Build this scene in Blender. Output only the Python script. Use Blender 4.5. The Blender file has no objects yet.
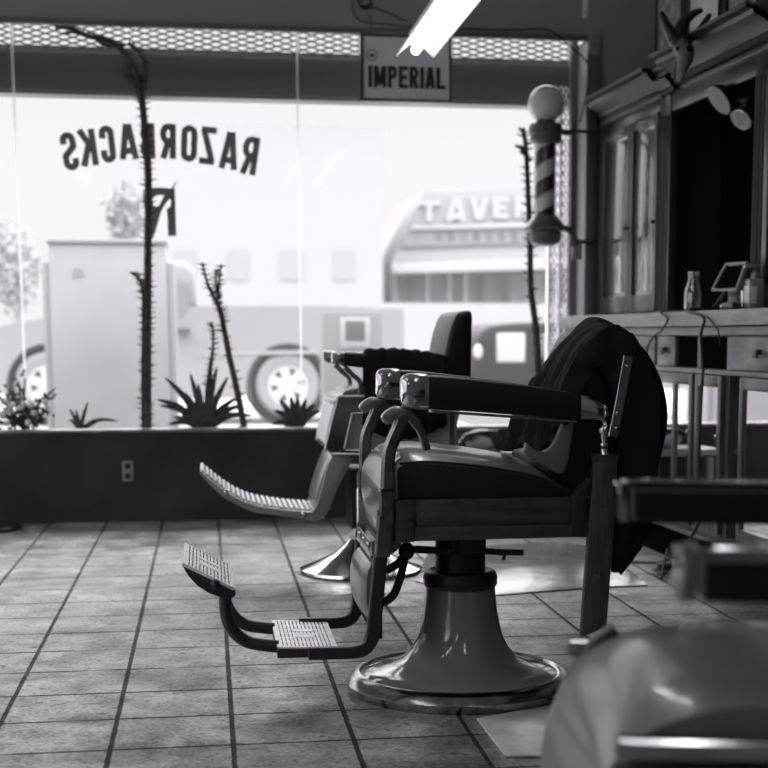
import bpy, bmesh, math, random
from mathutils import Vector, Matrix
random.seed(7)
C = bpy.context.scene.collection
PI = math.pi

# ------------------------------------------------------------------ camera model (metres; eye at 1.05 m)
F, CX, CY, H = 1500., 450., 548., 1.05
TH = math.atan(214/1500.); PS = math.atan(244/math.hypot(214, 1500))
def ray(x, y):
    a = (x-CX)/F; b = -(y-CY)/F
    fy = math.cos(TH)+b*math.sin(TH); fz = -math.sin(TH)+b*math.cos(TH)
    return Vector((a*math.cos(PS)+fy*math.sin(PS), -a*math.sin(PS)+fy*math.cos(PS), fz))
def at(x, y, Y):
    r = ray(x, y); return Vector((0, 0, H))+r*(Y/r.y)
def onfloor(x, y, Z=0.):
    r = ray(x, y); return Vector((0, 0, H))+r*((Z-H)/r.z)

# ------------------------------------------------------------------ materials
MT = {}
def mat(name, g, rough=.5, metal=0., spec=.5, coat=0., noise=None, bump=None, emit=0., alpha=1.):
    m = bpy.data.materials.new(name); m.use_nodes = True
    nt = m.node_tree; b = nt.nodes['Principled BSDF']
    col = (g*1.0, g*.985, g*1.01, 1)
    b.inputs['Base Color'].default_value = col
    b.inputs['Roughness'].default_value = rough
    b.inputs['Metallic'].default_value = metal
    b.inputs['Specular IOR Level'].default_value = spec
    b.inputs['Coat Weight'].default_value = coat
    b.inputs['Coat Roughness'].default_value = .08
    tc = nt.nodes.new('ShaderNodeTexCoord')
    if noise:                       # (scale, amount, stretch)
        sc, am, st = noise
        mp = nt.nodes.new('ShaderNodeMapping'); mp.inputs['Scale'].default_value = st
        nt.links.new(tc.outputs['Object'], mp.inputs['Vector'])
        n = nt.nodes.new('ShaderNodeTexNoise'); n.inputs['Scale'].default_value = sc; n.inputs['Detail'].default_value = 5
        nt.links.new(mp.outputs[0], n.inputs['Vector'])
        r = nt.nodes.new('ShaderNodeValToRGB')
        lo, hi = g*(1-am), g*(1+am)
        r.color_ramp.elements[0].position = .3; r.color_ramp.elements[0].color = (lo, lo*.985, lo*1.01, 1)
        r.color_ramp.elements[1].position = .7; r.color_ramp.elements[1].color = (hi, hi*.985, hi*1.01, 1)
        nt.links.new(n.outputs['Fac'], r.inputs[0]); nt.links.new(r.outputs[0], b.inputs['Base Color'])
    if bump:                        # (scale, strength)
        n2 = nt.nodes.new('ShaderNodeTexNoise'); n2.inputs['Scale'].default_value = bump[0]; n2.inputs['Detail'].default_value = 4
        nt.links.new(tc.outputs['Object'], n2.inputs['Vector'])
        bp = nt.nodes.new('ShaderNodeBump'); bp.inputs['Strength'].default_value = bump[1]; bp.inputs['Distance'].default_value = .01
        nt.links.new(n2.outputs['Fac'], bp.inputs['Height']); nt.links.new(bp.outputs[0], b.inputs['Normal'])
    if emit:
        b.inputs['Emission Color'].default_value = (1, .985, 1.01, 1); b.inputs['Emission Strength'].default_value = emit
    MT[name] = m
    return m
W1 = (1, 1, 1)
mat('chrome', .62, .10, 1.)
mat('worn_chrome', .5, .22, 1., noise=(40, .3, W1))
mat('dark_steel', .10, .35, .8)
mat('cast_iron', .035, .38, .3, bump=(60, .15))
mat('silver_iron', .22, .28, 1., noise=(30, .3, W1))
mat('enamel', .22, .13, 0., coat=.6)
mat('rim_nickel', .35, .2, 1., noise=(25, .35, W1))
mat('black_leather', .010, .36, spec=.35, bump=(140, .12))
mat('seat_leather', .15, .28, coat=.4, bump=(120, .08))
mat('cloth', .016, .85, spec=.2, bump=(200, .2))
mat('towel', .018, .95, spec=.1, bump=(300, .5))
mat('chair_wood', .05, .33, noise=(9, .5, (1, 6, 6)))
mat('post_wood', .06, .42, noise=(10, .45, (8, 8, 1)))
mat('dark_wood', .030, .30, coat=.15, noise=(6, .2, (6, 6, 1)))
mat('cornice_wood', .018, .42, spec=.35, noise=(4, .2, (6, 6, 1)))
mat('door_gloss', .10, .22, coat=.9, noise=(3, .3, (6, 6, 1)))
mat('counter_wood', .26, .38, noise=(5, .3, (6, 1, 6)))
mat('drawer_wood', .14, .35, noise=(6, .45, (6, 1, 6)))
mat('frame_wood', .10, .33, noise=(6, .4, (6, 6, 1)))
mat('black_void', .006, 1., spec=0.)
mat('mirror', .75, .03, 1.)
mat('wall_paint', .34, .6, bump=(30, .05))
mat('low_wall_paint', .028, .6, noise=(3, .5, W1))
mat('ceiling_paint', .5, .8)
mat('metal_frame', .22, .35, .7)
mat('sill_metal', .33, .35, .5, noise=(12, .4, W1))
mat('canopy', .03, .8)
mat('letter', .28, .7)
mat('plant', .07, .6, noise=(30, .5, W1))
mat('stem', .07, .8, noise=(40, .5, W1))
mat('leaf', .05, .5)
mat('petal', .85, .8)
mat('soil', .04, .9)
mat('sign_face', .9, .5, noise=(2, .12, W1))
mat('sign_ink', .035, .6)
mat('white_paint', .75, .4)
mat('white_gate', .85, .5)
mat('globe', .8, .3, coat=.3)
mat('pole_light', .75, .3); mat('pole_dark', .045, .3)
mat('pole_metal', .13, .35, .2)
mat('plastic_white', .55, .4)
mat('outlet', .30, .4)
mat('bone', .22, .6, noise=(20, .4, W1)); mat('horn', .03, .35); mat('black_plastic', .015, .35)
mat('cord', .012, .5)
mat('paper', .30, .8, noise=(14, .6, W1))
mat('side_panel', .26, .3, coat=.5)
mat('bag_light', .45, .7, noise=(8, .3, W1)); mat('bag_dark', .04, .6, noise=(20, .9, W1))
mat('bench', .30, .4)
# outdoors
mat('concrete_out', 0.277, .9, noise=(3, .08, W1))
mat('asphalt', 0.330, .9)
mat('utility_paint', 0.231, .6, noise=(1.5, .12, W1))
mat('utility_lip', 0.198, .6)
mat('box_paint', 0.112, .6); mat('box_dark', 0.046, .5)
mat('truck_paint', 0.185, .3, coat=.2); mat('tyre', 0.172, .8); mat('wheel_well', .03, .9); mat('rim', 0.396, .4)
mat('road_shade', .045, .9, noise=(2.5, .6, W1))  # tone of the shade painted on the road under the dark car
mat('truck_glass', 0.145, .15); mat('dark_car', .010, .5, spec=.15)
mat('facade_white', 0.277, .9); mat('facade_window', 0.238, .5)
mat('tavern_sign', 0.218, .8); mat('tavern_white', 0.317, .8); mat('tavern_dark', 0.106, .6, noise=(2, .7, (1, 1, .1))); mat('tree_leaf', 0.238, .9)
mat('tree_trunk', 0.231, .9)

def glassy(name, g=.9, refl=.08, haze=.0, rough=.02):
    m = bpy.data.materials.new(name); m.use_nodes = True; nt = m.node_tree
    for n in list(nt.nodes): nt.nodes.remove(n)
    o = nt.nodes.new('ShaderNodeOutputMaterial'); t = nt.nodes.new('ShaderNodeBsdfTransparent')
    t.inputs[0].default_value = (g, g*.99, g, 1)
    gl = nt.nodes.new('ShaderNodeBsdfGlossy'); gl.inputs['Roughness'].default_value = rough
    gl.inputs['Color'].default_value = (1, .98, 1.0, 1)
    lw = nt.nodes.new('ShaderNodeLayerWeight'); lw.inputs[0].default_value = .12
    mul = nt.nodes.new('ShaderNodeMath'); mul.operation = 'MULTIPLY_ADD'; mul.inputs[1].default_value = .85; mul.inputs[2].default_value = refl
    mul.use_clamp = True
    nt.links.new(lw.outputs['Fresnel'], mul.inputs[0])
    mx = nt.nodes.new('ShaderNodeMixShader'); nt.links.new(mul.outputs[0], mx.inputs[0])
    nt.links.new(t.outputs[0], mx.inputs[1]); nt.links.new(gl.outputs[0], mx.inputs[2])
    last = mx
    if haze:
        d = nt.nodes.new('ShaderNodeBsdfTranslucent'); d.inputs[0].default_value = (.9, .88, .9, 1)
        m2 = nt.nodes.new('ShaderNodeMixShader'); m2.inputs[0].default_value = haze
        nt.links.new(mx.outputs[0], m2.inputs[1]); nt.links.new(d.outputs[0], m2.inputs[2]); last = m2
    nt.links.new(last.outputs[0], o.inputs[0])
    MT[name] = m
glassy('window_glass', .97, .0, haze=.02)
glassy('cabinet_glass', .55, .10)
glassy('bottle_glass', .75, .16); glassy('clear_tube', .97, .01); glassy('seam_glass', .85, .03, haze=.28)

def floor_material():
    m = bpy.data.materials.new('floor_tile'); m.use_nodes = True; nt = m.node_tree; L = nt.links
    b = nt.nodes['Principled BSDF']
    tc = nt.nodes.new('ShaderNodeTexCoord')
    sx = nt.nodes.new('ShaderNodeSeparateXYZ'); L.new(tc.outputs['Object'], sx.inputs[0])
    def M(op, a, bb=None, clamp=False):
        n = nt.nodes.new('ShaderNodeMath'); n.operation = op; n.use_clamp = clamp
        for i, v in enumerate((a, bb)):
            if v is None: continue
            if isinstance(v, (int, float)): n.inputs[i].default_value = v
            else: L.new(v, n.inputs[i])
        return n.outputs[0]
    def noise(sc, det=4, dist=0, src=None):
        n = nt.nodes.new('ShaderNodeTexNoise'); n.inputs['Scale'].default_value = sc; n.inputs['Detail'].default_value = det
        n.inputs['Distortion'].default_value = dist; L.new(src or tc.outputs['Object'], n.inputs['Vector']); return n.outputs['Fac']
    def ramp(f, p0, c0, p1, c1):
        n = nt.nodes.new('ShaderNodeMapRange'); n.interpolation_type = 'SMOOTHSTEP'
        n.inputs[1].default_value = p0; n.inputs[2].default_value = p1; n.inputs[3].default_value = c0; n.inputs[4].default_value = c1
        L.new(f, n.inputs[0]); return n.outputs[0]
    wob = M('MULTIPLY', M('SUBTRACT', noise(30, 3), .5), .006)
    def line(coord, off, pitch, w):
        u = M('DIVIDE', M('SUBTRACT', M('ADD', coord, wob), off), pitch)
        d = M('ABSOLUTE', M('SUBTRACT', M('FRACT', M('ADD', u, .5)), .5))
        return ramp(M('MULTIPLY', d, pitch), w*.5, 1., w*.95, 0.), u
    gx, ux = line(sx.outputs[0], .047, .3115, .009)
    gy, uy = line(sx.outputs[1], 4.43, .3140, .0085)
    ggy = M('MULTIPLY', gy, ramp(noise(5, 3), .36, .25, .46, 1.))
    grout = M('MAXIMUM', gx, ggy)
    cell = nt.nodes.new('ShaderNodeCombineXYZ')
    L.new(M('FLOOR', ux), cell.inputs[0]); L.new(M('FLOOR', uy), cell.inputs[1])
    wn = nt.nodes.new('ShaderNodeTexWhiteNoise'); L.new(cell.outputs[0], wn.inputs[0])
    base = M('ADD', ramp(noise(2.2, 5, .6), .3, .13, .7, .30), M('MULTIPLY', wn.outputs['Value'], .05))
    # worn pale patches with hard edges, specks of dirt
    patch = ramp(noise(5.0, 9, .3), .54, 0., .56, 1.)
    base = M('ADD', base, M('MULTIPLY', patch, .10))
    fine = ramp(noise(75, 6), .35, -.10, .65, .09); base = M('ADD', base, fine)
    grime = ramp(noise(3.1, 8, .4), .44, .38, .58, 0.); base = M('MULTIPLY', base, M('SUBTRACT', 1., grime))
    pits = ramp(noise(34, 7), .585, 0., .62, .6); base = M('MULTIPLY', base, M('SUBTRACT', 1., pits))
    spots = ramp(noise(24, 2), .685, 0., .71, 1.)
    base = M('MULTIPLY', base, M('SUBTRACT', 1., M('MULTIPLY', spots, .75)))
    base = M('MULTIPLY', base, M('SUBTRACT', 1., M('MULTIPLY', grout, .93)))
    cb = nt.nodes.new('ShaderNodeCombineXYZ')
    L.new(base, cb.inputs[0]); L.new(M('MULTIPLY', base, .985), cb.inputs[1]); L.new(M('MULTIPLY', base, 1.01), cb.inputs[2])
    L.new(cb.outputs[0], b.inputs['Base Color'])
    L.new(M('ADD', ramp(noise(7, 5, .5), .3, .30, .7, .55), M('MULTIPLY', grout, .4)), b.inputs['Roughness'])
    bp = nt.nodes.new('ShaderNodeBump'); bp.inputs['Strength'].default_value = .5; bp.inputs['Distance'].default_value = .006
    hgt = M('ADD', M('MULTIPLY', grout, -1.), M('ADD', M('MULTIPLY', noise(4.5, 3), 1.2), M('MULTIPLY', noise(45, 3), .3)))
    L.new(hgt, bp.inputs['Height']); L.new(bp.outputs[0], b.inputs['Normal'])
    MT['floor_tile'] = m
floor_material()
mat('plate_metal', .9, .38, .3, noise=(40, .12, W1))
mat('sheet_vinyl', .26, .2, noise=(4, .35, W1), bump=(8, .5))
mat('floor_plate', .62, .35, noise=(10, .3, W1), bump=(30, .2))

# ------------------------------------------------------------------ mesh builder
class MB:
    def __init__(s): s.bm = bmesh.new()
    def box(s, lo, hi, bev=0., mtx=None):
        g = bmesh.ops.create_cube(s.bm, size=1.)['verts']
        lo = Vector(lo); hi = Vector(hi)
        for v in g:
            v.co = Vector([lo[i]+(v.co[i]+.5)*(hi[i]-lo[i]) for i in range(3)])
        if bev:
            es = {e for v in g for e in v.link_edges}
            r = bmesh.ops.bevel(s.bm, geom=list(es), offset=bev, segments=2, affect='EDGES', profile=.5)
            g = list({v for f in r['faces'] for v in f.verts} | {v for v in g if v.is_valid})
        if mtx is not None:
            for v in g: v.co = mtx @ v.co
        return s
    def prism(s, poly, vec, bev=0., seg=2):          # closed polygon (3D points) swept along vec
        vec = Vector(vec)
        a = [s.bm.verts.new(Vector(p)) for p in poly]; b = [s.bm.verts.new(Vector(p)+vec) for p in poly]
        n = len(a); fs = [s.bm.faces.new(a), s.bm.faces.new(b[::-1])]
        caps = list(fs)
        for i in range(n): fs.append(s.bm.faces.new((a[i], b[i], b[(i+1) % n], a[(i+1) % n])))
        bmesh.ops.recalc_face_normals(s.bm, faces=fs)
        if bev:
            es = {e for f in caps for e in f.edges}
            bmesh.ops.bevel(s.bm, geom=list(es), offset=bev, segments=seg, affect='EDGES', profile=.5)
        return s
    def loft(s, rings, closed=True, cap=True):
        R = [[s.bm.verts.new(Vector(p)) for p in r] for r in rings]; n = len(R[0]); fs = []
        for i in range(len(R)-1):
            for j in range(n if closed else n-1):
                fs.append(s.bm.faces.new((R[i][j], R[i][(j+1) % n], R[i+1][(j+1) % n], R[i+1][j])))
        if cap and closed:
            fs.append(s.bm.faces.new(R[0][::-1])); fs.append(s.bm.faces.new(R[-1]))
        if closed: bmesh.ops.recalc_face_normals(s.bm, faces=fs)
        return s
    def tube(s, pts, r, n=10, flat=None):            # r: radius or list; flat=(width, thickness) -> rectangular bar, width along "side"
        pts = [Vector(p) for p in pts]; N = len(pts)
        rr = r if isinstance(r, (list, tuple)) else [r]*N
        up = None; rings = []
        for i, p in enumerate(pts):
            t = (pts[min(i+1, N-1)]-pts[max(i-1, 0)]).normalized()
            if up is None: up = Vector((0, 0, 1)) if abs(t.z) < .9 else Vector((1, 0, 0))
            sd = t.cross(up).normalized(); up = sd.cross(t).normalized()
            rings.append([p+(sd*math.cos(a)+up*math.sin(a))*rr[i] for a in [2*PI*k/n for k in range(n)]])
        return s.loft(rings)
    def bar(s, pts, w, t, side=(0, 1, 0), ch=.25):   # rectangular bar with chamfered edges; w along side, t across
        pts = [Vector(p) for p in pts]; N = len(pts); sd0 = Vector(side).normalized(); rings = []
        tt = t if isinstance(t, (list, tuple)) else [t]*N
        for i, p in enumerate(pts):
            d = (pts[min(i+1, N-1)]-pts[max(i-1, 0)]).normalized()
            nn = d.cross(sd0).normalized(); sd = nn.cross(d).normalized()
            a, b = w/2, tt[i]/2; c = min(a, b)*ch
            rings.append([p+sd*x+nn*y for x, y in ((a-c, b), (a, b-c), (a, -b+c), (a-c, -b), (-a+c, -b), (-a, -b+c), (-a, b-c), (-a+c, b))])
        return s.loft(rings)
    def lathe(s, prof, c=(0, 0, 0), n=40, axis='z'):  # prof: [(radius, height)...]
        c = Vector(c); rings = []
        for r, h in prof:
            r = max(r, 1e-4); ring = []
            for k in range(n):
                a = 2*PI*k/n
                if axis == 'z': v = Vector((r*math.cos(a), r*math.sin(a), h))
                elif axis == 'y': v = Vector((r*math.cos(a), h, r*math.sin(a)))
                else: v = Vector((h, r*math.cos(a), r*math.sin(a)))
                ring.append(c+v)
            rings.append(ring)
        return s.loft(rings)
    def ball(s, c, r, sc=(1, 1, 1), n=16):
        g = bmesh.ops.create_uvsphere(s.bm, u_segments=n, v_segments=max(6, n//2), radius=r)['verts']
        for v in g: v.co = Vector(c)+Vector((v.co.x*sc[0], v.co.y*sc[1], v.co.z*sc[2]))
        return s
    def xf(s, mtx):
        for v in s.bm.verts: v.co = mtx @ v.co
        return s
    def build(s, name, m, parent=None, angle=35, org=None, solid=0., sub=0):
        me = bpy.data.meshes.new(name)
        if parent is not None:
            o0 = Vector((0, 0, 0)); q = parent
            while q is not None: o0 += q.location; q = q.parent
        elif org is not None: o0 = Vector(org)
        else:
            xs = [v.co for v in s.bm.verts]
            o0 = Vector(((min(v.x for v in xs)+max(v.x for v in xs))/2, (min(v.y for v in xs)+max(v.y for v in xs))/2, min(v.z for v in xs)))
        for v in s.bm.verts: v.co -= o0
        s.bm.to_mesh(me); s.bm.free()
        for p in me.polygons: p.use_smooth = True
        me.set_sharp_from_angle(angle=math.radians(angle))
        me.materials.append(MT[m])
        o = bpy.data.objects.new(name, me); C.objects.link(o)
        if parent is not None: o.parent = parent
        else: o.location = o0
        if solid:
            q = o.modifiers.new('s', 'SOLIDIFY'); q.thickness = solid; q.offset = 0
        if sub:
            q = o.modifiers.new('d', 'SUBSURF'); q.levels = sub; q.render_levels = sub
        return o
def tag(o, label=None, cat=None, group=None, kind=None):
    if label: o['label'] = label
    if cat: o['category'] = cat
    if group: o['group'] = group
    if kind: o['kind'] = kind
    return o
def thing(name, loc, label, cat, group=None):
    o = bpy.data.objects.new(name, None); C.objects.link(o); o.location = loc; o.empty_display_size = .1
    return tag(o, label, cat, group)
def struct(o): return tag(o, kind='structure')
def sm(pts, k=5, closed=False):                        # Catmull-Rom smoothing
    P = [Vector(p) for p in pts]; n = len(P); out = []
    rng = range(n if closed else n-1)
    for i in rng:
        if closed: p0, p1, p2, p3 = P[i-1], P[i], P[(i+1) % n], P[(i+2) % n]
        else: p0, p1, p2, p3 = P[max(i-1, 0)], P[i], P[i+1], P[min(i+2, n-1)]
        for j in range(k):
            t = j/k
            out.append(.5*((2*p1)+(-p0+p2)*t+(2*p0-5*p1+4*p2-p3)*t*t+(-p0+3*p1-3*p2+p3)*t**3))
    if not closed: out.append(P[-1])
    return out
def pp(lst, Y): return [at(x, y, Y) for x, y in lst]
def rect(x0, y0, x1, y1): return [(x0, y0), (x1, y0), (x1, y1), (x0, y1)]
def text_mb(txt, w, h, depth, bold=.0, mirror=False):  # text in the XZ plane, centred, fitted to w x h, facing -Y
    cu = bpy.data.curves.new('t', 'FONT'); cu.body = txt; cu.size = 1; cu.offset = bold; cu.extrude = .05; cu.resolution_u = 3
    ob = bpy.data.objects.new('t', cu); C.objects.link(ob)
    dg = bpy.context.evaluated_depsgraph_get(); me = bpy.data.meshes.new_from_object(ob.evaluated_get(dg))
    mb = MB(); mb.bm.from_mesh(me)
    bpy.data.objects.remove(ob); bpy.data.curves.remove(cu); bpy.data.meshes.remove(me)
    vs = mb.bm.verts; x0 = min(v.co.x for v in vs); x1 = max(v.co.x for v in vs); y0 = min(v.co.y for v in vs); y1 = max(v.co.y for v in vs)
    for v in vs:
        X = ((v.co.x-x0)/(x1-x0)-.5)*w*(-1 if mirror else 1); Z = ((v.co.y-y0)/(y1-y0)-.5)*h
        v.co = Vector((X, -v.co.z/.05*depth/2, Z))
    bmesh.ops.recalc_face_normals(mb.bm, faces=mb.bm.faces[:])
    return mb
def glyph(ch, w, h, t, depth, mirror=False):   # block capital drawn from strokes of width t in a w x h box, centred, facing -Y
    def arc(cx, cz, rx, rz, a0, a1, n=8): return [(cx+rx*math.cos(math.radians(a0+(a1-a0)*i/n)), cz+rz*math.sin(math.radians(a0+(a1-a0)*i/n))) for i in range(n+1)]
    a = t/2; l, r, b, T = a, w-a, a*.85, h-a*.85; m = w/2; q = (r-l)/2; c_ = h/2
    if ch == 'R': S = [[(l, 0), (l, h)], [(l, T), (m, T)]+arc(m, (T+c_)/2, q, (T-c_)/2, 90, -90)[1:]+[(l, c_)], [(m, c_), (r, 0)]]
    elif ch == 'P': S = [[(l, 0), (l, h)], [(l, T), (m, T)]+arc(m, (T+c_)/2, q, (T-c_)/2, 90, -90)[1:]+[(l, c_)]]
    elif ch == 'B': S = [[(l, 0), (l, h)], [(l, T), (m, T)]+arc(m, (T+c_)/2, q*.9, (T-c_)/2, 90, -90)[1:]+[(l, c_)], [(m, c_)]+arc(m, (b+c_)/2, q, (c_-b)/2, 90, -90)+[(l, b)]]
    elif ch == 'A': S = [[(l*.8, 0), (m-a*.3, h)], [(w-l*.8, 0), (m+a*.3, h)], [(w*.25, h*.24), (w*.75, h*.24)]]
    elif ch == 'Z': S = [[(0, T), (w-a*.3, T)], [(r, h-t*.4), (l, t*.4)], [(a*.3, b), (w, b)]]
    elif ch == 'O': S = [arc(m, T-q, q, q, 0, 180)+arc(m, b+q, q, q, 180, 360)+[(r, T-q), (r, T-q+.001)]]
    elif ch == 'C': S = [[(r, h*.66)]+arc(m, T-q, q, q, 0, 180)+arc(m, b+q, q, q, 180, 360)+[(r, h*.34)]]
    elif ch == 'S': S = [[(r, h*.70)]+arc(m, T-q, q, q, 0, 180)+[(l, h*.62), (m, h*.5), (r, h*.38)]+arc(m, b+q, q, q, 0, -180)+[(l, h*.30)]]
    elif ch == 'K': S = [[(l, 0), (l, h)], [(l, h*.38), (r, h)], [(w*.42, h*.58), (r, 0)]]
    elif ch == 'I': S = [[(m, 0), (m, h)]]
    elif ch == 'M': S = [[(l, 0), (l, h)], [(r, 0), (r, h)], [(l+a*.2, h-.001), (m, h*.12)], [(r-a*.2, h-.001), (m, h*.12)]]
    elif ch == 'N': S = [[(l, 0), (l, h)], [(r, 0), (r, h)], [(l, h), (r, 0)]]
    elif ch == 'E': S = [[(l, 0), (l, h)], [(l, T), (w, T)], [(l, c_), (w*.9, c_)], [(l, b), (w, b)]]
    elif ch == 'L': S = [[(l, 0), (l, h)], [(l, b), (w, b)]]
    elif ch == 'T': S = [[(m, 0), (m, h)], [(0, T), (w, T)]]
    elif ch == 'V': S = [[(a*.8, h), (m, 0)], [(w-a*.8, h), (m, 0)]]
    mb = MB(); sg = -1 if mirror else 1
    for k, P in enumerate(S):
        P = [Vector(((x-m)*sg, z-c_)) for x, z in P]; Q = [P[0]]
        for p in P[1:]:
            if (p-Q[-1]).length > 1e-4: Q.append(p)
        n = len(Q); L_, R_ = [], []; y0 = -depth/2-.0002*k
        for i, p in enumerate(Q):
            d1 = (Q[i]-Q[i-1]).normalized() if i else (Q[1]-Q[0]).normalized(); d2 = (Q[i+1]-Q[i]).normalized() if i < n-1 else d1
            d = (d1+d2).normalized(); nn = Vector((-d.y, d.x)); f = a/max(.5, nn.dot(Vector((-d1.y, d1.x))))
            L_.append(p+nn*f); R_.append(p-nn*f)
        rings = [[(u.x, y0, u.y), (v.x, y0, v.y), (v.x, depth/2, v.y), (u.x, depth/2, u.y)] for u, v in zip(L_, R_)]
        mb.loft(rings)
    return mb
def word(txt, w, h, t, depth, gap=.02):      # one mesh per word
    wid = {'I': .42, 'M': 1.35}; tot = sum(wid.get(c, 1) for c in txt); cw = (w-gap*w*(len(txt)-1))/tot; x = -w/2; out = MB()
    for c in txt:
        g_ = glyph(c, cw*wid.get(c, 1), h, t, depth); ww = cw*wid.get(c, 1); g_.xf(Matrix.Translation((x+ww/2, 0, 0))); x += ww+gap*w
        me = bpy.data.meshes.new('g'); g_.bm.to_mesh(me); g_.bm.free(); out.bm.from_mesh(me); bpy.data.meshes.remove(me)
    return out
def curve2d(polys, place, depth, name, m, parent=None):  # filled 2-D outline with holes; place maps (x,y)->3D
    cu = bpy.data.curves.new('c', 'CURVE'); cu.dimensions = '2D'; cu.fill_mode = 'BOTH'; cu.extrude = .5
    for P in polys:
        sp = cu.splines.new('POLY'); sp.points.add(len(P)-1); sp.use_cyclic_u = True
        for q, p in zip(sp.points, P): q.co = (p[0], p[1], 0, 1)
    ob = bpy.data.objects.new('c', cu); C.objects.link(ob)
    dg = bpy.context.evaluated_depsgraph_get(); me = bpy.data.meshes.new_from_object(ob.evaluated_get(dg))
    mb = MB(); mb.bm.from_mesh(me)
    bpy.data.objects.remove(ob); bpy.data.curves.remove(cu); bpy.data.meshes.remove(me)
    for v in mb.bm.verts: v.co = place(v.co.x, v.co.y)+Vector((0, v.co.z*depth, 0))
    bmesh.ops.recalc_face_normals(mb.bm, faces=mb.bm.faces[:])
    return mb.build(name, m, parent)

# ------------------------------------------------------------------ the room
YW, YG = 8.60, 8.90
XL, YB, ZC = -3.7, -3.2, 3.35
struct(MB().box((XL-.1, YB-.1, -.12), (3.1, YG+.05, 0)).build('floor', 'floor_tile', org=(0, 0, 0)))
struct(MB().box((XL-.1, YB-.1, ZC), (3.1, YG+.1, ZC+.1)).build('ceiling', 'ceiling_paint'))
JX = 2.19
wf = MB()
wf.box((XL, YW, 0), (3.0, YW+.07, .505)); wf.box((XL, YG+.03, 0), (JX, YG+.10, .44))
wf.box((XL, YW, 2.72), (3.0, YW+.08, ZC)); wf.box((XL, YW+.08, 2.95), (3.0, YG+.1, ZC)); wf.box((JX, YW, .505), (3.0, YG+.1, 2.72)); wf.box((XL-.1, YW, 0), (XL, YG+.1, ZC))
o = struct(wf.build('wall_front', 'wall_paint'))
o2 = MB().box((XL, YW-.012, 0), (2.15, YW, .5)).build('trim_1', 'low_wall_paint'); struct(o2)
wl = MB(); wl.box((XL-.1, YB-.1, 0), (XL, YW, .6)); wl.box((XL-.1, YB-.1, 2.75), (XL, YW, ZC)); wl.box((XL-.1, YB-.1, .6), (XL, -1.2, 2.75)); wl.box((XL-.1, 7.6, .6), (XL, YW, 2.75)); struct(wl.build('wall_left', 'wall_paint'))
w2 = thing('window_added', (XL, 3., .6), None, None); struct(w2)  # side window out of view, added to bring in more daylight
f2 = MB(); f2.box((XL-.06, -1.2, .6), (XL-.02, 7.6, .65)); f2.box((XL-.06, -1.2, 2.70), (XL-.02, 7.6, 2.75))
for y in (-1.2, 1.7, 4.6, 7.55): f2.box((XL-.06, y, .65), (XL-.02, y+.05, 2.70))
f2.build('window_frame', 'metal_frame', w2)
for y in (-1.15, 1.75, 4.65): MB().box((XL-.045, y, .65), (XL-.037, y+2.85, 2.70)).build('glass', 'window_glass', w2)
struct(MB().box((XL, YB-.1, 0), (3.0, YB, ZC)).build('wall_back', 'wall_paint'))
# cabinet wall frame: s runs from the window wall towards the camera, d out of the wall into the room
A0 = Vector((2.27, 8.55, 0)); AD = Vector((.034, -1, 0)).normalized(); AN = Vector((-1, -.034, 0)).normalized()
CBM = Matrix(((AD.x, AN.x, 0, A0.x), (AD.y, AN.y, 0, A0.y), (0, 0, 1, 0), (0, 0, 0, 1)))
def cb(s, d, z): return CBM @ Vector((s, d, z))
def cbox(mb, s0, s1, d0, d1, z0, z1, bev=0.): return mb.box((s0, d0, z0), (s1, d1, z1), bev, CBM)
def cpix(x, y, d):
    r = ray(x, y); P = A0+AN*d; n = AN
    t = (P-Vector((0, 0, H))).dot(n)/r.dot(n); q = Vector((0, 0, H))+r*t
    return (q-A0).dot(AD), q.z
struct(cbox(MB(), -.05, 11.9, -.42, -.34, 0, ZC).build('wall_right', 'wall_paint'))
# soil trough, sill cap and glazing
win = thing('window_1', (0, YG, .5), None, None); struct(win)
MB().box((XL, YW-.02, .505), (JX, YW+.09, .522), .004).build('window_sill', 'sill_metal', win)
fr = MB()
fr.box((XL, YW-.015, 2.695), (JX+.06, YW+.02, 2.725), .004); fr.box((JX-.02, YW-.015, .522), (JX+.06, YW+.03, 2.695), .004)
fr.box((XL, YG-.03, 2.90), (JX, YG+.03, 2.95)); fr.box((XL, YG-.03, .44), (JX, YG+.03, .47)); fr.box((JX-.04, YG-.03, .47), (JX, YG+.03, 2.90))
fr.build('window_frame', 'metal_frame', win)
def seam(x0, x1): 
    a = at(x0, 22, YG); b = at(x1, 428, YG); return a, b
sX = [at(299, 200, YG).x, at(18, 200, YG).x, -2.95]
edges = [JX-.02]+sX+[XL]
for i in range(4):
    MB().box((edges[i+1]+.004, YG-.004, .46), (edges[i]-.004, YG+.004, 2.91)).build('glass', 'window_glass', win)
for x in sX: MB().box((x-.006, YG-.01, .46), (x+.006, YG+.01, 2.91)).build('glass_seam', 'seam_glass', win)
tag(MB().box((XL+.01, YW+.095, .40), (JX-.01, YG-.035, .485)).build('planter_soil', 'soil'), 'dark planting soil in the trough along the window sill', 'soil', kind='stuff')

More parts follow.
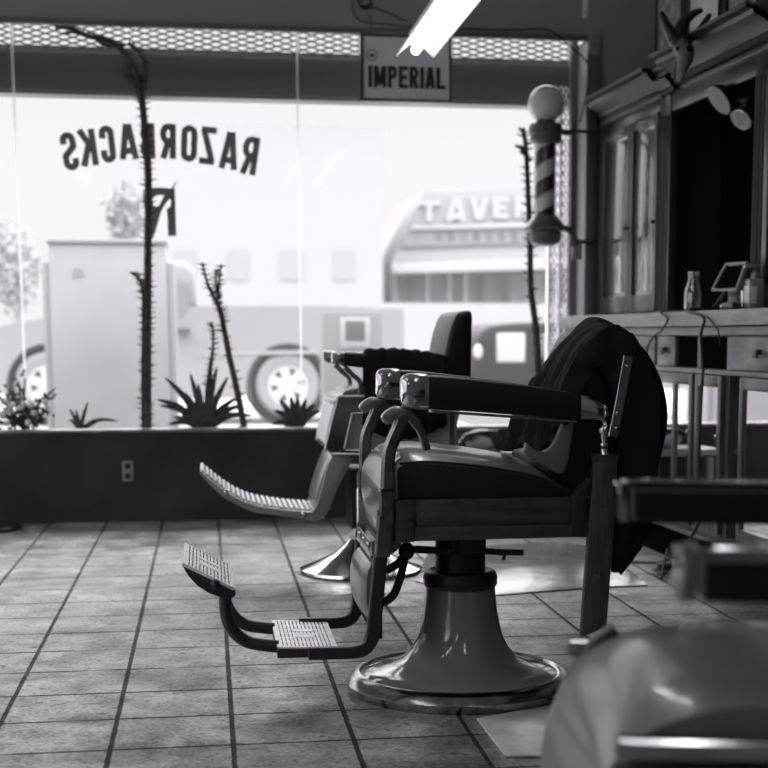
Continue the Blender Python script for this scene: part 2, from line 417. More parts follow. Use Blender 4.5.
# ------------------------------------------------------------------ writing on the glass
LT = thing('window_lettering', (at(160, 240, YG).x, YG-.01, 1.5), 'dark painted arched shop name and razor letter emblem on the large pane, read from behind', 'window lettering')
L_ = [('S', 185, 232, 398, 510), ('K', 235, 290, 388, 498), ('C', 300, 345, 378, 487), ('A', 357, 412, 372, 478), ('B', 420, 465, 370, 476),
      ('R', 480, 528, 372, 476), ('O', 543, 592, 377, 484), ('Z', 600, 648, 382, 492), ('A', 662, 715, 396, 508), ('R', 725, 774, 410, 524)]
for ch, x0, x1, y0, y1 in L_:
    cx, cy = (x0+x1)/6, (y0+y1)/6
    c = at(cx, cy, YG-.01); w = (at(x1/3, cy, YG).x-at(x0/3, cy, YG).x); hgt = at(cx, y0/3, YG).z-at(cx, y1/3, YG).z
    rot = (cx*3-465)/300*.17
    mb = glyph(ch, w, hgt, .0355, .004, True)
    for v in mb.bm.verts: v.co.x += 0
    mb.xf(Matrix.Translation(c) @ Matrix.Rotation(rot, 4, 'Y')); mb.build('letter', 'letter', LT)
def em(pts): return [(130+x/7.68, 150+y/7.68) for x, y in pts]
outer = em([(368, 246), (352, 246), (336, 262), (325, 285), (315, 296), (240, 288), (130, 290), (108, 318), (98, 360), (105, 430), (122, 480), (122, 690), (170, 690), (190, 640), (215, 560), (240, 470), (275, 410), (305, 375), (314, 395), (312, 430), (300, 445), (280, 450), (288, 520), (292, 660), (356, 660), (352, 540), (345, 300), (338, 285), (345, 268)])
hole = em([(200, 350), (262, 345), (245, 385), (222, 425), (205, 438), (185, 430), (176, 410), (174, 375)])
curve2d([outer, hole], lambda x, y: at(x, y, YG-.01), .004, 'razor_emblem', 'letter', LT)

# ------------------------------------------------------------------ expanded metal and canopy outside the glass
mesh = MB(); Ym = YG+.12; z0, z1, nrow = at(0, 47, Ym).z, at(0, 17, Ym).z, 5; dz = (z1-z0)/nrow
n = 59; st = (JX-XL)/n
for k in range(nrow):
    for sg in (0, 1):
        for i in range(n):
            x = XL+i*st; a, b = (z0+k*dz, z0+(k+1)*dz) if (i+sg) % 2 else (z0+(k+1)*dz, z0+k*dz)
            mesh.bar([(x, Ym, a), (x+st, Ym, b)], .005, .009, ch=.1)
t = thing('security_mesh_strip', (-.7, Ym, 2.57), 'expanded metal mesh strip across the top of the window above the dark awning bar', 'security mesh')
mesh.build('mesh', 'metal_frame', t); fm = MB(); fm.box((XL, Ym-.01, z1-.012), (JX, Ym+.01, z1+.01)); fm.box((XL, Ym-.012, z0-.02), (JX, Ym+.012, z0)); fm.build('edge_rail', 'metal_frame', t)
can = thing('awning_bar', (-.7, YG+.3, 2.37), 'long dark awning bar spanning outside the shop window below the mesh strip', 'awning')
MB().box((XL-.4, YG+.16, at(0, 92, YG+.16).z), (3.0, YG+.30, at(0, 44, YG+.16).z)).build('valance', 'canopy', can)
MB().box((XL-.4, YG+.15, at(0, 92, YG+.16).z-.005), (3.0, YG+.31, at(0, 88, YG+.16).z)).build('lower_rail', 'dark_steel', can)
# folded scissor gate at the right
g = thing('folding_security_gate', at(562, 330, YG+.1), 'pale scissor security gate folded back at the right end of the window', 'security gate')
xa, xb = at(549, 200, YG+.1).x, at(576, 200, YG+.1).x; gt = MB(); zz = .47; k = 0
st = (xb-xa)/5
while zz < 2.50:
    for j in range(5):
        for sg in (0, 1):
            yy = YG+.09+.012*sg+.02*(j % 2)
            a, b = (zz, zz+.06) if sg else (zz+.06, zz)
            gt.bar([(xa+j*st, yy, a), (xa+(j+1)*st, yy, b)], .008, .009, ch=.1)
    zz += .06
gt.build('lattice', 'white_gate', g)
for j in (0, 2, 4):
    MB().box((xa+j*st-.008, YG+.075, .46), (xa+j*st+.008, YG+.135, 2.42+.07*(j % 2)), .002).build('upright', 'white_gate', g)

# ------------------------------------------------------------------ IMPERIAL sign
YS = 8.45
p0 = at(360.5, 34, YS); p1 = at(451, 103, YS); sc_ = (p0+p1)/2
s = thing('hanging_sign', (sc_.x, YS, p1.z), 'framed grey sign with dark block capitals and small round crest, hung at the window top', 'sign')
MB().box((p0.x, YS-.01, p1.z), (p1.x, YS+.01, p0.z)).build('panel', 'sign_face', s)
f = MB()
for a, b in (((p0.x, p0.z-.012), (p1.x, p0.z)), ((p0.x, p1.z), (p1.x, p1.z+.012)), ((p0.x, p1.z), (p0.x+.012, p0.z)), ((p1.x-.012, p1.z), (p1.x, p0.z))):
    f.box((a[0], YS-.018, a[1]), (b[0], YS+.018, b[1]))
f.build('sign_frame', 'dark_steel', s)
a, b = at(368, 66, YS), at(445, 89.5, YS)
word('IMPERIAL', b.x-a.x, a.z-b.z, .020, .004, .022).xf(Matrix.Translation(((a.x+b.x)/2, YS-.013, (a.z+b.z)/2))).build('lettering', 'sign_ink', s)
c = at(372, 55, YS-.012); cr = MB()
cr.loft([[(c.x+r*math.cos(t_), c.y+dy, c.z+r*math.sin(t_)) for t_ in [2*PI*k/24 for k in range(24)]] for r, dy in ((.026, 0), (.030, 0), (.030, -.002), (.026, -.002), (.026, 0))], cap=False)
cr.prism([(c.x-.014, c.y, c.z-.010), (c.x+.014, c.y, c.z-.010), (c.x+.013, c.y, c.z+.006), (c.x+.007, c.y, c.z+.003), (c.x, c.y, c.z+.011), (c.x-.007, c.y, c.z+.003), (c.x-.013, c.y, c.z+.006)], (0, -.002, 0))
cr.build('crest', 'sign_ink', s)
for x in (p0.x+.06, p1.x-.06): MB().tube([(x, YS, p0.z-.005), (x, YS+.03, 2.76), (x, YW+.005, 2.80)], .004, 6).build('hanger', 'dark_steel', s)

# ------------------------------------------------------------------ fluorescent strip light
zl = 2.32; e = at(415, 56, 7.0); lx = e.x; zl = e.z
def strip_light(x, y0, y1, z, label):
    s = thing('strip_light', (x, (y0+y1)/2, ZC), label, 'ceiling light')
    MB().box((x-.03, y0+.01, z+.045), (x+.03, y1-.01, z+.10), .004).build('housing', 'white_paint', s)
    w = MB()
    for sg in (-1, 1):
        w.loft([[(x+sg*.025, y, z+.05), (x+sg*.085, y, z-.005), (x+sg*.088, y, z), (x+sg*.03, y, z+.058)] for y in (y0, y1)])
    w.build('reflector', 'white_paint', s)
    m = MT.get('tube_light') or mat('tube_light', .8, .4, emit=11.)
    MB().lathe([(.001, y0+.02), (.02, y0+.02), (.021, y0+.03), (.021, y1-.03), (.02, y1-.02), (.001, y1-.02)], (x, 0, z+.022), 20, 'y').build('fluorescent_tube', 'tube_light', s)
    for y in (y0+1.45, y1-.2) if y0 > 3 else (y0+.3, y1-.3):
        pass
    for y in (y0+.25, y0+(y1-y0)*.45):
        MB().tube([(x, y, z+.10), (x, y, ZC)], .005, 8).build('suspension_rod', 'metal_frame', s)
    return s
strip_light(lx, 4.55, 7.0, zl, 'bright white fluorescent strip light hanging in front of the grey framed sign')

strip_light(-1.2, 1.2, 3.65, 2.6, 'added unseen fluorescent strip light hanging over the middle of the shop floor')  # extra lamp out of view, hung to brighten the room
strip_light(lx, -.6, 1.85, 2.75, 'added unseen fluorescent strip light hanging nearest above the close chair')  # second unseen lamp, added for more interior light
strip_light(-1.2, -2.9, -.45, 2.6, 'added unseen fluorescent strip light hanging at the back of the shop')  # third lamp, added behind the camera as fill
# ------------------------------------------------------------------ small wall items by the sign
c = at(593.5, 45.5, YW-.02)
d = thing('door_sensor', c, 'small white plastic sensor box on the dark wall right of the window top', 'sensor')
mb = MB(); mb.box((-.034, -.02, -.055), (.034, .018, .055), .008, Matrix.Translation(c) @ Matrix.Rotation(.12, 4, 'Y')); mb.build('case', 'outlet', d)
MB().box((c.x-.006, c.y-.023, c.z-.006), (c.x+.008, c.y-.019, c.z), .001).build('lens', 'black_plastic', d)
c = at(585, 18, 7.9)
mb = MB(); mb.box((c.x-.014, 7.898, c.z), (c.x+.014, 7.903, ZC), .001)
st_ = thing('hanging_strap', (c.x, 7.9, ZC), 'thin white perforated metal strap hanging from the ceiling left of the cabinets', 'metal strap')
mb.build('strap', 'white_paint', st_)
hb = MB()
for k in range(9): hb.lathe([(.001, -.004), (.0035, -.004), (.0035, .001), (.001, .001)], (c.x, 7.897, c.z+.03+k*.085), 8, 'y')
hb.build('hole_row', 'black_plastic', st_)
w = MB(); w.tube(sm([at(352, 0, YW-.02)]+[at(x, y, YW-.02) for x, y in ((353, 12), (362, 22), (385, 24), (420, 27), (470, 29), (512, 30), (542, 29), (556, 34), (572, 48), (584, 58), (589, 68), (589, 85), (585, 100), (580, 122))], 4), .0045, 6)
tag(w.build('electric_cord', 'cord'), 'thin black cord running along the window header down to the striped pole', 'cord')
w = MB(); w.tube(sm(pp([(358, 1), (362, 6), (372, 4), (368, 9), (360, 7), (374, 8), (390, 14), (408, 22)], YW-.03), 4), .005, 6); w.tube(sm(pp([(356, -6), (360, 2), (366, -2), (371, 3), (365, 8)], YW-.03), 4), .005, 6)
tag(w.build('electric_cord', 'cord'), 'coiled black cord looped at the wall above the grey sign', 'cord')
w = MB(); c = at(9, 17, YW)

# outlet on the low wall
a, b = at(122, 461, YW-.015), at(133.5, 481, YW-.015); c = (a+b)/2
o_ = thing('wall_outlet', (c.x, YW-.012, b.z), 'pale double power outlet on the black low wall under the window', 'power outlet')
MB().box((a.x, YW-.02, b.z), (b.x, YW-.0125, a.z), .002).build('cover_plate', 'outlet', o_)
for dz in (.028, -.028):
    MB().lathe([(.001, -.002), (.017, -.002), (.018, .0), (.018, .003)], (c.x, YW-.021, c.z+dz), 20, 'y').build('socket', 'black_plastic', o_)
c = onfloor(-15, 527); c.y = min(c.y, YW-.23)
st_ = thing('pedestal_base', (c.x, c.y, 0), 'black round pedestal base on the floor at the left end of the low wall', 'pedestal base')
MB().lathe([(.001, 0), (.20, 0), (.205, .012), (.19, .03), (.06, .05), (.03, .07), (.001, .07)], c, 40).build('base_disc', 'black_plastic', st_)
MB().lathe([(.001, .06), (.022, .06), (.022, .75), (.001, .75)], c, 16).build('stem', 'black_plastic', st_)

# ------------------------------------------------------------------ barber pole
YP = 8.42
c = at(546, 104, YP); X = c.x
def zz_(y): return at(546, y, YP).z
r_ = lambda px: px/ (1515./YP)/1.0
bp = thing('barber_pole', (X, YP, zz_(244)), 'striped barber pole with pale globe mounted on the right window jamb', 'barber pole')
MB().ball(c, r_(18.3), n=32).build('globe', 'globe', bp)
def lat(y0pts, name, m, n=36): return MB().lathe([(r_(a), zz_(y)) for a, y in y0pts], (X, YP, 0), n).build(name, m, bp)
lat([(.1, 119), (9, 119), (10, 123), (15, 124), (17, 127), (17, 134), (15.5, 136), (16, 141), (14, 143), (11, 144), (.1, 144)], 'top_cap', 'pole_metal')
lat([(.1, 215), (12, 216), (14, 219), (19, 224), (21, 228), (20, 231), (16, 232), (16, 238), (14, 243), (9, 246), (.1, 246)], 'bottom_cap', 'pole_metal')
ng, nh = 48, 60; cyl = {}
za, zb = zz_(216.5), zz_(142.5)
for mi, nm in ((0, 'pole_light'), (1, 'pole_dark')):
    mb = MB(); grid = {}
    def V(i, j):
        if (i % ng, j) not in grid:
            a = 2*PI*i/ng; grid[(i % ng, j)] = mb.bm.verts.new((X+r_(9.7)*math.cos(a), YP+r_(9.7)*math.sin(a), za+(zb-za)*j/nh))
        return grid[(i % ng, j)]
    for j in range(nh):
        for i in range(ng):
            ph = (j/nh*2.35-i/ng*1.0) % 1.0
            if (ph < .5) == (mi == 1): mb.bm.faces.new((V(i, j), V(i+1, j), V(i+1, j+1), V(i, j+1)))
    mb.build('dark_stripe' if mi else 'light_stripe', nm, bp)
MB().lathe([(r_(11), za), (r_(11), zb)], (X, YP, 0), 36).build('glass_tube', 'clear_tube', bp)
xb_ = at(573, 180, YP).x
br = MB()
br.tube(sm([(X+r_(14), YP, zz_(131)), (X+r_(24), YP, zz_(132)), (xb_, YP+.01, zz_(128))], 4), .016, 10)
br.tube([(xb_, YP+.01, zz_(124)), (xb_, YP+.01, zz_(246))], .013, 10)
br.tube(sm([(X+r_(12), YP, zz_(228)), (X+r_(24), YP, zz_(229)), (X+r_(30), YP, zz_(237)), (xb_+.02, YP+.01, zz_(245))], 4), .018, 10)
br.tube([(xb_, YP+.01, zz_(130)), (JX+.03, YW-.01, zz_(127))], .012, 8); br.tube([(xb_, YP+.01, zz_(240)), (JX+.03, YW-.01, zz_(241))], .012, 8)
br.build('bracket', 'pole_metal', bp)
a = at(577.5, 251, YW-.02)
MB().box((a.x-.035, YW-.045, a.z-.05), (a.x+.02, YW-.015, a.z+.04), .004).build('mounting_box', 'outlet', bp)

# ------------------------------------------------------------------ plants on the sill
YPn = 8.76
def spiny(pts, r, label, name='spiny_cactus', Y=YPn, nsp=7, sl=.034, extra=()):
    P = [at(x, y, Y) for x, y in pts]; Q = sm(P, 6)
    base = thing(name, (Q[0].x, Q[0].y, .485), label, 'cactus')
    n = len(Q); rr = [r[0]+(r[1]-r[0])*i/(n-1) for i in range(n)]
    mb = MB(); mb.tube(Q, rr, 8); mbs = [mb]
    allp = [(Q, rr)]
    for ex, er in extra:
        E_ = sm([at(x, y, Y) for x, y in ex], 5); m = len(E_); er_ = [er[0]+(er[1]-er[0])*i/(m-1) for i in range(m)]
        mbs.append(MB().tube(E_, er_, 7)); allp.append((E_, er_))
    for (Q_, r__), sp in zip(allp, mbs):
        L = 0
        for i in range(len(Q_)-1):
            seg = Q_[i+1]-Q_[i]; k = max(1, int(seg.length/.028))
            for q in range(k):
                p = Q_[i]+seg*(q/k)
                for j in range(3):
                    a = random.random()*2*PI; d = Vector((math.cos(a), .6*math.sin(a), .25)).normalized()
                    rr0 = r__[i]; sp.tube([p+d*rr0*.7, p+d*(rr0+sl*random.uniform(.6, 1.1))], [.006, .001], 4)
    for i, q in enumerate(mbs): q.build('branch' if i else 'stem', 'stem', base)
    return base
spiny([(147.5, 432), (147.5, 330), (148, 240), (148, 170), (143, 110), (139, 85), (132, 62), (112, 42), (88, 36), (70, 28), (55, 27)], (.024, .012), 'tall thorny cactus rising in front of the lettering and bending left at the top',
      extra=[([(139, 85), (130, 75), (127, 58), (118, 47)], (.012, .006)), ([(141, 100), (134, 84), (122, 72)], (.008, .004)), ([(141, 90), (146, 72), (142, 55), (128, 43)], (.016, .008)), ([(120, 46), (104, 45), (92, 36)], (.012, .006)), ([(85, 36), (74, 33), (66, 34)], (.008, .003))])
spiny([(143, 432), (142.5, 380), (143, 330), (143, 295)], (.009, .007), 'thin spiny cactus shoot close against the tall bent cactus stem', extra=[([(143, 295), (141, 282), (134, 272)], (.010, .006))])
spiny([(245, 432), (238, 395), (228, 350), (222, 318), (217, 302)], (.020, .014), 'forked thorny cactus leaning left above the large spiky succulent', extra=[([(217, 302), (208, 285), (202, 262)], (.012, .005)), ([(217, 302), (219, 285), (221, 264)], (.010, .005)), ([(218, 300), (216, 285), (216, 270)], (.008, .004)), ([(207, 385), (212, 360), (213, 335), (212, 322)], (.010, .005))])
spiny([(541, 432), (537, 340), (531, 290), (530, 240), (528, 190), (526, 150), (523, 128)], (.022, .012), 'slender spiny cactus rising behind the barber pole', Y=8.72, extra=[([(527, 160), (522, 150), (516, 146)], (.008, .004))])
def blades(cx, cy, tips, wpx, label, name='spiky_succulent', Y=YPn, m='plant'):
    c = at(cx, cy, Y); base = thing(name, (c.x, c.y, .485), label, 'succulent')
    for i, (tx, ty) in enumerate(tips):
        off = Vector((0, random.uniform(-.07, .07), 0)); T = at(tx, ty, Y)+off; M_ = (c+T)/2+Vector((0, 0, .25*abs(T.x-c.x)*.6))
        Q = sm([c+Vector(((T.x-c.x)*.06, 0, 0)), M_, T], 6); n = len(Q); w = wpx/176.
        mb = MB(); rings = []
        for k, q in enumerate(Q):
            d = (Q[min(k+1, n-1)]-Q[max(k-1, 0)]).normalized(); sd = d.cross(Vector((0, 1, 0))).normalized(); t_ = k/(n-1)
            ww = w*.5*(math.sin(PI*min(1, .25+.75*t_))**.7 if t_ < 1 else .02)*(1-.2*t_)+.001
            rings.append([q+sd*ww, q+Vector((0, .006, 0)), q-sd*ww, q-Vector((0, .004, 0))])
        mb.loft(rings); mb.build('leaf', m, base)
    return base
blades(205, 430, [(157, 399), (165, 377), (173, 418), (160, 405), (185, 392), (190, 373), (198, 383), (210, 378), (217, 366), (212, 350), (228, 376), (238, 398), (245, 405), (252, 415), (222, 388), (176, 405), (235, 415), (168, 424), (200, 400)], 7, 'large spiky agave between the tall cactus and the parked truck wheel')
blades(80, 430, [(68, 409), (75, 410), (87, 402), (108, 420), (119, 421), (68, 420), (95, 424), (72, 416)], 4, 'small low agave with thin leaves in front of the tall outdoor cabinet')
blades(297, 428, [(274, 410), (280, 400), (290, 396), (298, 396), (306, 399), (315, 403), (320, 410), (285, 405), (312, 412), (302, 405), (272, 424), (292, 410)], 8, 'fleshy rosette agave in front of the truck wheel')
# flowering plant at the far left
c = at(24, 430, YPn); fp = thing('flowering_plant', (c.x, c.y, .485), 'bushy plant with pale round blooms at the left end of the sill', 'potted plant')
mb = MB(); lf = MB(); tips = [(0, 395), (8, 388), (13, 400), (23, 392), (24, 378), (30, 405), (35, 402), (52, 392), (55, 388), (50, 412), (42, 415), (36, 420), (5, 410), (15, 415), (20, 385), (3, 423), (46, 398), (-8, 400), (-14, 390), (-6, 415)]
for tx, ty in tips:
    T = at(tx, ty, YPn)+Vector((0, random.uniform(-.09, .06), 0)); mb.tube(sm([c, (c+T)/2+Vector((0, 0, .03)), T], 4), [.006]*8+[.003], 6)
    for k in range(9):
        q = c.lerp(T, random.uniform(.35, 1.05))+Vector((random.gauss(0, .018), random.gauss(0, .02), random.gauss(0, .014)))
        a = random.random()*6; d = Vector((math.cos(a), random.uniform(-.5, .5), math.sin(a))); sd = d.cross(Vector((0, 1, .3))).normalized()
        lf.loft([[q, q+Vector((0, .001, 0)), q+Vector((.001, 0, 0))], [q+d*.018+sd*.009, q+d*.018+Vector((0, .003, 0)), q+d*.018-sd*.009], [q+d*.034, q+d*.034+Vector((0, .001, 0)), q+d*.034+Vector((.001, 0, 0))]])
mb.build('stems', 'stem', fp); lf.build('leaves', 'leaf', fp)
for bx, by in [(6, 403), (10, 407), (4, 412), (24, 404), (31, 405), (45, 402), (47, 407), (34, 413), (2, 416), (9, 411), (28, 423), (7, 423), (20, 408), (13, 405), (-6, 408)]:
    q = at(bx, by, YPn-.06); MB().ball(q, .019, (1, .8, .85), 10).build('bloom', 'petal', fp)

# ------------------------------------------------------------------ upper cabinet
UC = thing('display_cabinet', cb(2.2, -.16, 1.15), 'tall dark wooden back bar cabinet with panelled doors and open bays along the right wall', 'cabinet')
D0 = -.33
car = MB()
cbox(car, .0, .03, D0, 0, 1.15, 2.27); cbox(car, 1.00, 1.16, -.03, .012, 1.15, 2.24, .004); cbox(car, 1.02, 1.05, D0, -.03, 1.15, 2.27)
cbox(car, 2.235, 2.37, -.03, .012, 1.15, 2.24, .004); cbox(car, 2.29, 2.32, D0, -.03, 1.15, 2.27)
cbox(car, 3.6, 3.75, -.03, .012, 1.15, 2.24, .004); cbox(car, 3.66, 3.69, D0, -.03, 1.15, 2.27); cbox(car, 6.0, 6.03, D0, .0, 1.15, 2.27)
cbox(car, 0, 6.03, D0, -.005, 2.235, 2.27); cbox(car, 0, 6.03, D0, D0+.015, 1.15, 2.27); cbox(car, 3.75, 6.0, -.03, .0, 1.15, 2.24)
car.build('carcass', 'dark_wood', UC)
for sx in (1.03, 1.08, 1.13, 2.265, 2.30, 2.34): MB().tube([cb(sx, .012, 1.17), cb(sx, .012, 2.13)], .010, 8).build('fluted_moulding', 'dark_wood', UC)
fz = MB(); cbox(fz, 1.16, 2.235, -.03, .008, 2.14, 2.24, .003); cbox(fz, 2.37, 3.6, -.03, .008, 2.14, 2.24, .003); cbox(fz, 0, 1.0, -.03, .006, 2.17, 2.24, .003); fz.build('frieze', 'dark_wood', UC)
def panel_door(s0, s1, z0, z1, name='door', knob=True):
    d = MB(); w = .05
    cbox(d, s0, s0+w, 0, .022, z0, z1, .003); cbox(d, s1-w, s1, 0, .022, z0, z1, .003)
    cbox(d, s0+w, s1-w, 0, .022, z0, z0+.09, .003); cbox(d, s0+w, s1-w, 0, .022, z1-w, z1, .003)
    o = d.build(name, 'dark_wood', UC)
    p = MB(); cbox(p, s0+w-.002, s1-w+.002, -.005, .007, z0+.088, z1-w+.002); cbox(p, s0+w+.018, s1-w-.018, .005, .015, z0+.11, z1-w-.02, .005)
    p.build('door_panel', 'door_gloss', o)
    if knob: MB().ball(cb(s1-.03, .03, 1.62), .012, n=12).build('knob', 'dark_steel', o)
panel_door(.03, .545, 1.165, 2.165); panel_door(.55, .995, 1.165, 2.165)
panel_door(2.375, 2.98, 1.165, 2.135); panel_door(2.985, 3.595, 1.165, 2.135)
def cornice(s0, s1, d, zt, name='cornice'):
    prof = [(0, zt-.13), (.02, zt-.125), (.02, zt-.105), (.035, zt-.10), (.04, zt-.085), (.07, zt-.06), (d*.75, zt-.04), (d*.8, zt-.022), (d, zt-.018), (d, zt), (-.3, zt), (-.3, zt-.13)]
    o = MB().prism([cb(s0, dd, z) for dd, z in prof], AD*(s1-s0)).build(name, 'cornice_wood', UC, angle=25)
    l = MB(); cbox(l, s0, s1, d-.012, d+.004, zt-.008, zt+.004, .001); l.build('cornice_highlight', 'drawer_wood', o); return o  # paler strip paints the bright highlight along the top edge
cornice(-.02, 1.04, .125, 2.365); cornice(1.04, 1.22, .07, 2.355); cornice(1.22, 2.45, .15, 2.39); cornice(2.45, 6.0, .18, 2.42)
mo = MB()
for s0, s1 in ((0.0, 1.06), (1.36, 3.7)):
    cbox(mo, s0, s1, 0, .03, 2.222, 2.238, .004)
mo.build('bead_moulding', 'frame_wood', UC)
# mirror at the back of the open bay
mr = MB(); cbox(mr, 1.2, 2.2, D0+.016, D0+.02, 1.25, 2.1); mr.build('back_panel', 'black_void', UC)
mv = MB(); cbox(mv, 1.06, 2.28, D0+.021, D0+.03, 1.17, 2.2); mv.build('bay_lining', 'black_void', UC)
br_ = MB(); cbox(br_, 1.70, 1.76, D0+.03, D0+.05, 1.17, 2.0, .003); br_.build('bay_divider', 'frame_wood', UC)

# counter: the continuous worktop
ct = MB(); cbox(ct, -.02, 6.0, -.33, .24, 1.085, 1.15, .005)
ct.build('x', 'counter_wood').name = 'worktop'
wt = bpy.data.objects['worktop']; tag(wt, 'long pale wooden worktop running under the tall cabinet', 'countertop')
# lower cabinet
LC = thing('base_cabinet', cb(2.2, -.06, 0), 'base cabinet with drawers and glazed doors under the pale worktop', 'cabinet')
lb = MB(); D1 = .20
cbox(lb, 0, 6, -.33, -.30, 0, 1.085); cbox(lb, 0, .03, -.33, D1-.01, .0, 1.085); cbox(lb, 5.97, 6, -.33, D1-.01, 0, 1.085)
cbox(lb, 0, 6, -.33, D1-.01, .155, .19); cbox(lb, 0, 6, -.33, D1, .88, .90); cbox(lb, 0, 6, -.30, D1-.03, 1.04, 1.085)
for s_ in (.55, 1.07, 1.58, 2.13, 2.48, 2.645, 3.2, 3.75, 4.3, 5.1): cbox(lb, s_-.018, s_+.018, -.30, D1-.004, .19, 1.04)
cbox(lb, 2.16, 2.45, .0, D1-.03, .19, .88)
lb.build('carcass', 'frame_wood', LC)
bm_ = MB(); cbox(bm_, 0, 6, .0, D1+.012, .148, .172, .003); cbox(bm_, 0, 6, .1, D1+.02, 1.045, 1.083, .006); cbox(bm_, 0, 6, .1, D1+.01, .878, .898, .003)
bm_.build('rail_moulding', 'drawer_wood', LC)
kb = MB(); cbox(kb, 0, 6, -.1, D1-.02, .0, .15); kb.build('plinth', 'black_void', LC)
def drawer(s0, s1, open_=0.):
    m = MB(); cbox(m, s0, s1, D1-.02, D1+.008+open_, .903, 1.04, .003); cbox(m, s0+.02, s1-.02, -.15, D1-.02, .91, 1.03); o = m.build('drawer', 'drawer_wood', LC)
    k = MB(); c = (s0+s1)/2; cbox(k, c-.018, c+.018, D1+.008+open_, D1+.03+open_, .968, .99, .004); cbox(k, c-.035, c+.035, D1+.028+open_, D1+.038+open_, .955, .985, .004)
    k.build('handle', 'dark_steel', o)
for a_, b_ in ((.04, .53), (.57, 1.05), (1.09, 1.56), (1.60, 1.845), (2.50, 3.18), (3.22, 3.73), (3.77, 4.28)): drawer(a_, b_)
dv = MB(); cbox(dv, 1.86, 2.475, .02, D1-.005, .903, 1.035); dv.build('bay_shade', 'black_void', LC)  # solid black block paints the shade inside the open bay
def glass_door(s0, s1, mull=None):
    m = MB(); w = .038; z0, z1 = .195, .875
    cbox(m, s0, s0+w, D1-.002, D1+.02, z0, z1, .003); cbox(m, s1-w, s1, D1-.002, D1+.02, z0, z1, .003); cbox(m, s0+w, s1-w, D1-.002, D1+.02, z0, z0+.06, .003); cbox(m, s0+w, s1-w, D1-.002, D1+.02, z1-.05, z1, .003)
    if mull: cbox(m, mull-.02, mull+.02, D1-.002, D1+.018, z0+.06, z1-.05, .003)
    o = m.build('door', 'frame_wood', LC)
    g_ = MB(); cbox(g_, s0+w-.002, s1-w+.002, D1+.004, D1+.009, z0+.058, z1-.048); g_.build('pane', 'cabinet_glass', o)
    MB().ball(cb(s1-.02, D1+.028, .62), .009, n=10).build('knob', 'chrome', o)
glass_door(.57, 1.05); glass_door(1.09, 1.56); glass_door(1.60, 2.11, 1.87); glass_door(2.15, 2.46); glass_door(2.665, 3.18); glass_door(3.22, 3.73); glass_door(3.77, 4.28)
sf = MB(); cbox(sf, .03, 5.97, -.30, D1-.03, .55, .565); sf.build('shelf', 'frame_wood', LC)
# things inside the base cabinet, seen through the panes
for i, (s_, z_, r, h_) in enumerate(((1.72, .565, .035, .12), (1.80, .565, .03, .15), (2.00, .565, .04, .10), (2.88, .565, .05, .12), (1.75, .19, .05, .2), (2.03, .19, .045, .16))):
    c = cb(s_, .08, z_)
    j = thing('storage_jar', c, ['short pale jar on the cabinet shelf behind the first pane', 'taller jar on the cabinet shelf behind the first pane', 'low jar on the cabinet shelf right of the door mullion', 'wide jar on the shelf behind the nearest glazed door', 'large jar on the cabinet floor behind the first pane', 'jar on the cabinet floor right of the door mullion'][i], 'jar')
    MB().lathe([(.001, 0), (r, 0), (r, h_*.8), (r*.8, h_*.86), (.001, h_*.86)], c, 20).build('body', 'outlet', j)
    MB().lathe([(.001, h_*.85), (r*.85, h_*.85), (r*.85, h_), (.001, h_)], c, 20).build('lid', 'dark_steel', j)
# curly pale bundle low behind the near glazed door
cl = MB()
for k in range(26):
    q = cb(2.74+random.random()*.36, .06+random.random()*.08, .26+random.random()*.22); cl.ball(q, random.uniform(.022, .04), (1, 1, .8), 10)
cbox(cl, 2.72, 3.12, .02, .14, .19, .30, .02)
tag(cl.build('towel_bundle', 'outlet'), 'pale curly towel bundle heaped inside the nearest glazed door', 'towels')

# ------------------------------------------------------------------ things on the worktop
ZT = 1.15
c = cb(1.78, .10, ZT); b = thing('glass_bottle', c, 'clear glass milk bottle standing on the worktop at the open bay', 'bottle')
MB().lathe([(.001, 0), (.040, 0), (.043, .01), (.043, .085), (.040, .105), (.028, .135), (.025, .155), (.025, .168), (.028, .17), (.028, .185), (.022, .185), (.022, .16), (.025, .135), (.036, .10), (.039, .08), (.039, .012), (.001, .008)], c, 32).build('glass', 'bottle_glass', b)
c = cb(1.93, -.06, ZT); b = thing('spray_can', c, 'pale grey cylinder canister standing behind the tilted frame', 'canister')
MB().lathe([(.001, 0), (.045, 0), (.045, .205), (.04, .215), (.001, .215)], c, 28).build('body', 'outlet', b); MB().lathe([(.0455, .07), (.0455, .10)], c, 28).build('band', 'pole_metal', b)
c = cb(2.26, .02, ZT); b = thing('drinking_glass', c, 'short clear tumbler on the worktop under the tilted frame', 'glass')
MB().lathe([(.001, 0), (.035, 0), (.038, .01), (.042, .09), (.039, .09), (.035, .012), (.001, .01)], c, 28).build('cup', 'bottle_glass', b)
# tilted tablet on an arm
q = [cpix(x, y, .10) for x, y in ((713, 290), (727, 264), (747, 262.5), (737, 290))]
b = thing('tablet_stand', cb(2.2, .05, ZT), 'small tilted dark screen in a pale frame on a black arm', 'tablet')
Q = [cb(s_, .10, z_) for s_, z_ in q]; ce = sum(Q, Vector())/4
ins = [ce+(p-ce)*.82 for p in Q]
m = MB()
for i in range(4): m.bar([Q[i]*.95+ins[i]*.05, Q[(i+1) % 4]*.95+ins[(i+1) % 4]*.05], .016, .010, side=AN)
m.build('frame', 'outlet', b)
MB().prism([p+AN*-.004 for p in ins], AN*.006).build('screen', 'black_void', b)
MB().tube(sm([ce-AN*.01, cb(2.05, .06, 1.22), cb(1.93, .05, 1.175), cb(1.90, .05, ZT+.008)], 4), .010, 8).build('arm', 'black_plastic', b)
MB().lathe([(.001, 0), (.05, 0), (.045, .012), (.001, .014)], cb(1.90, .05, ZT), 20).build('foot', 'black_plastic', b)
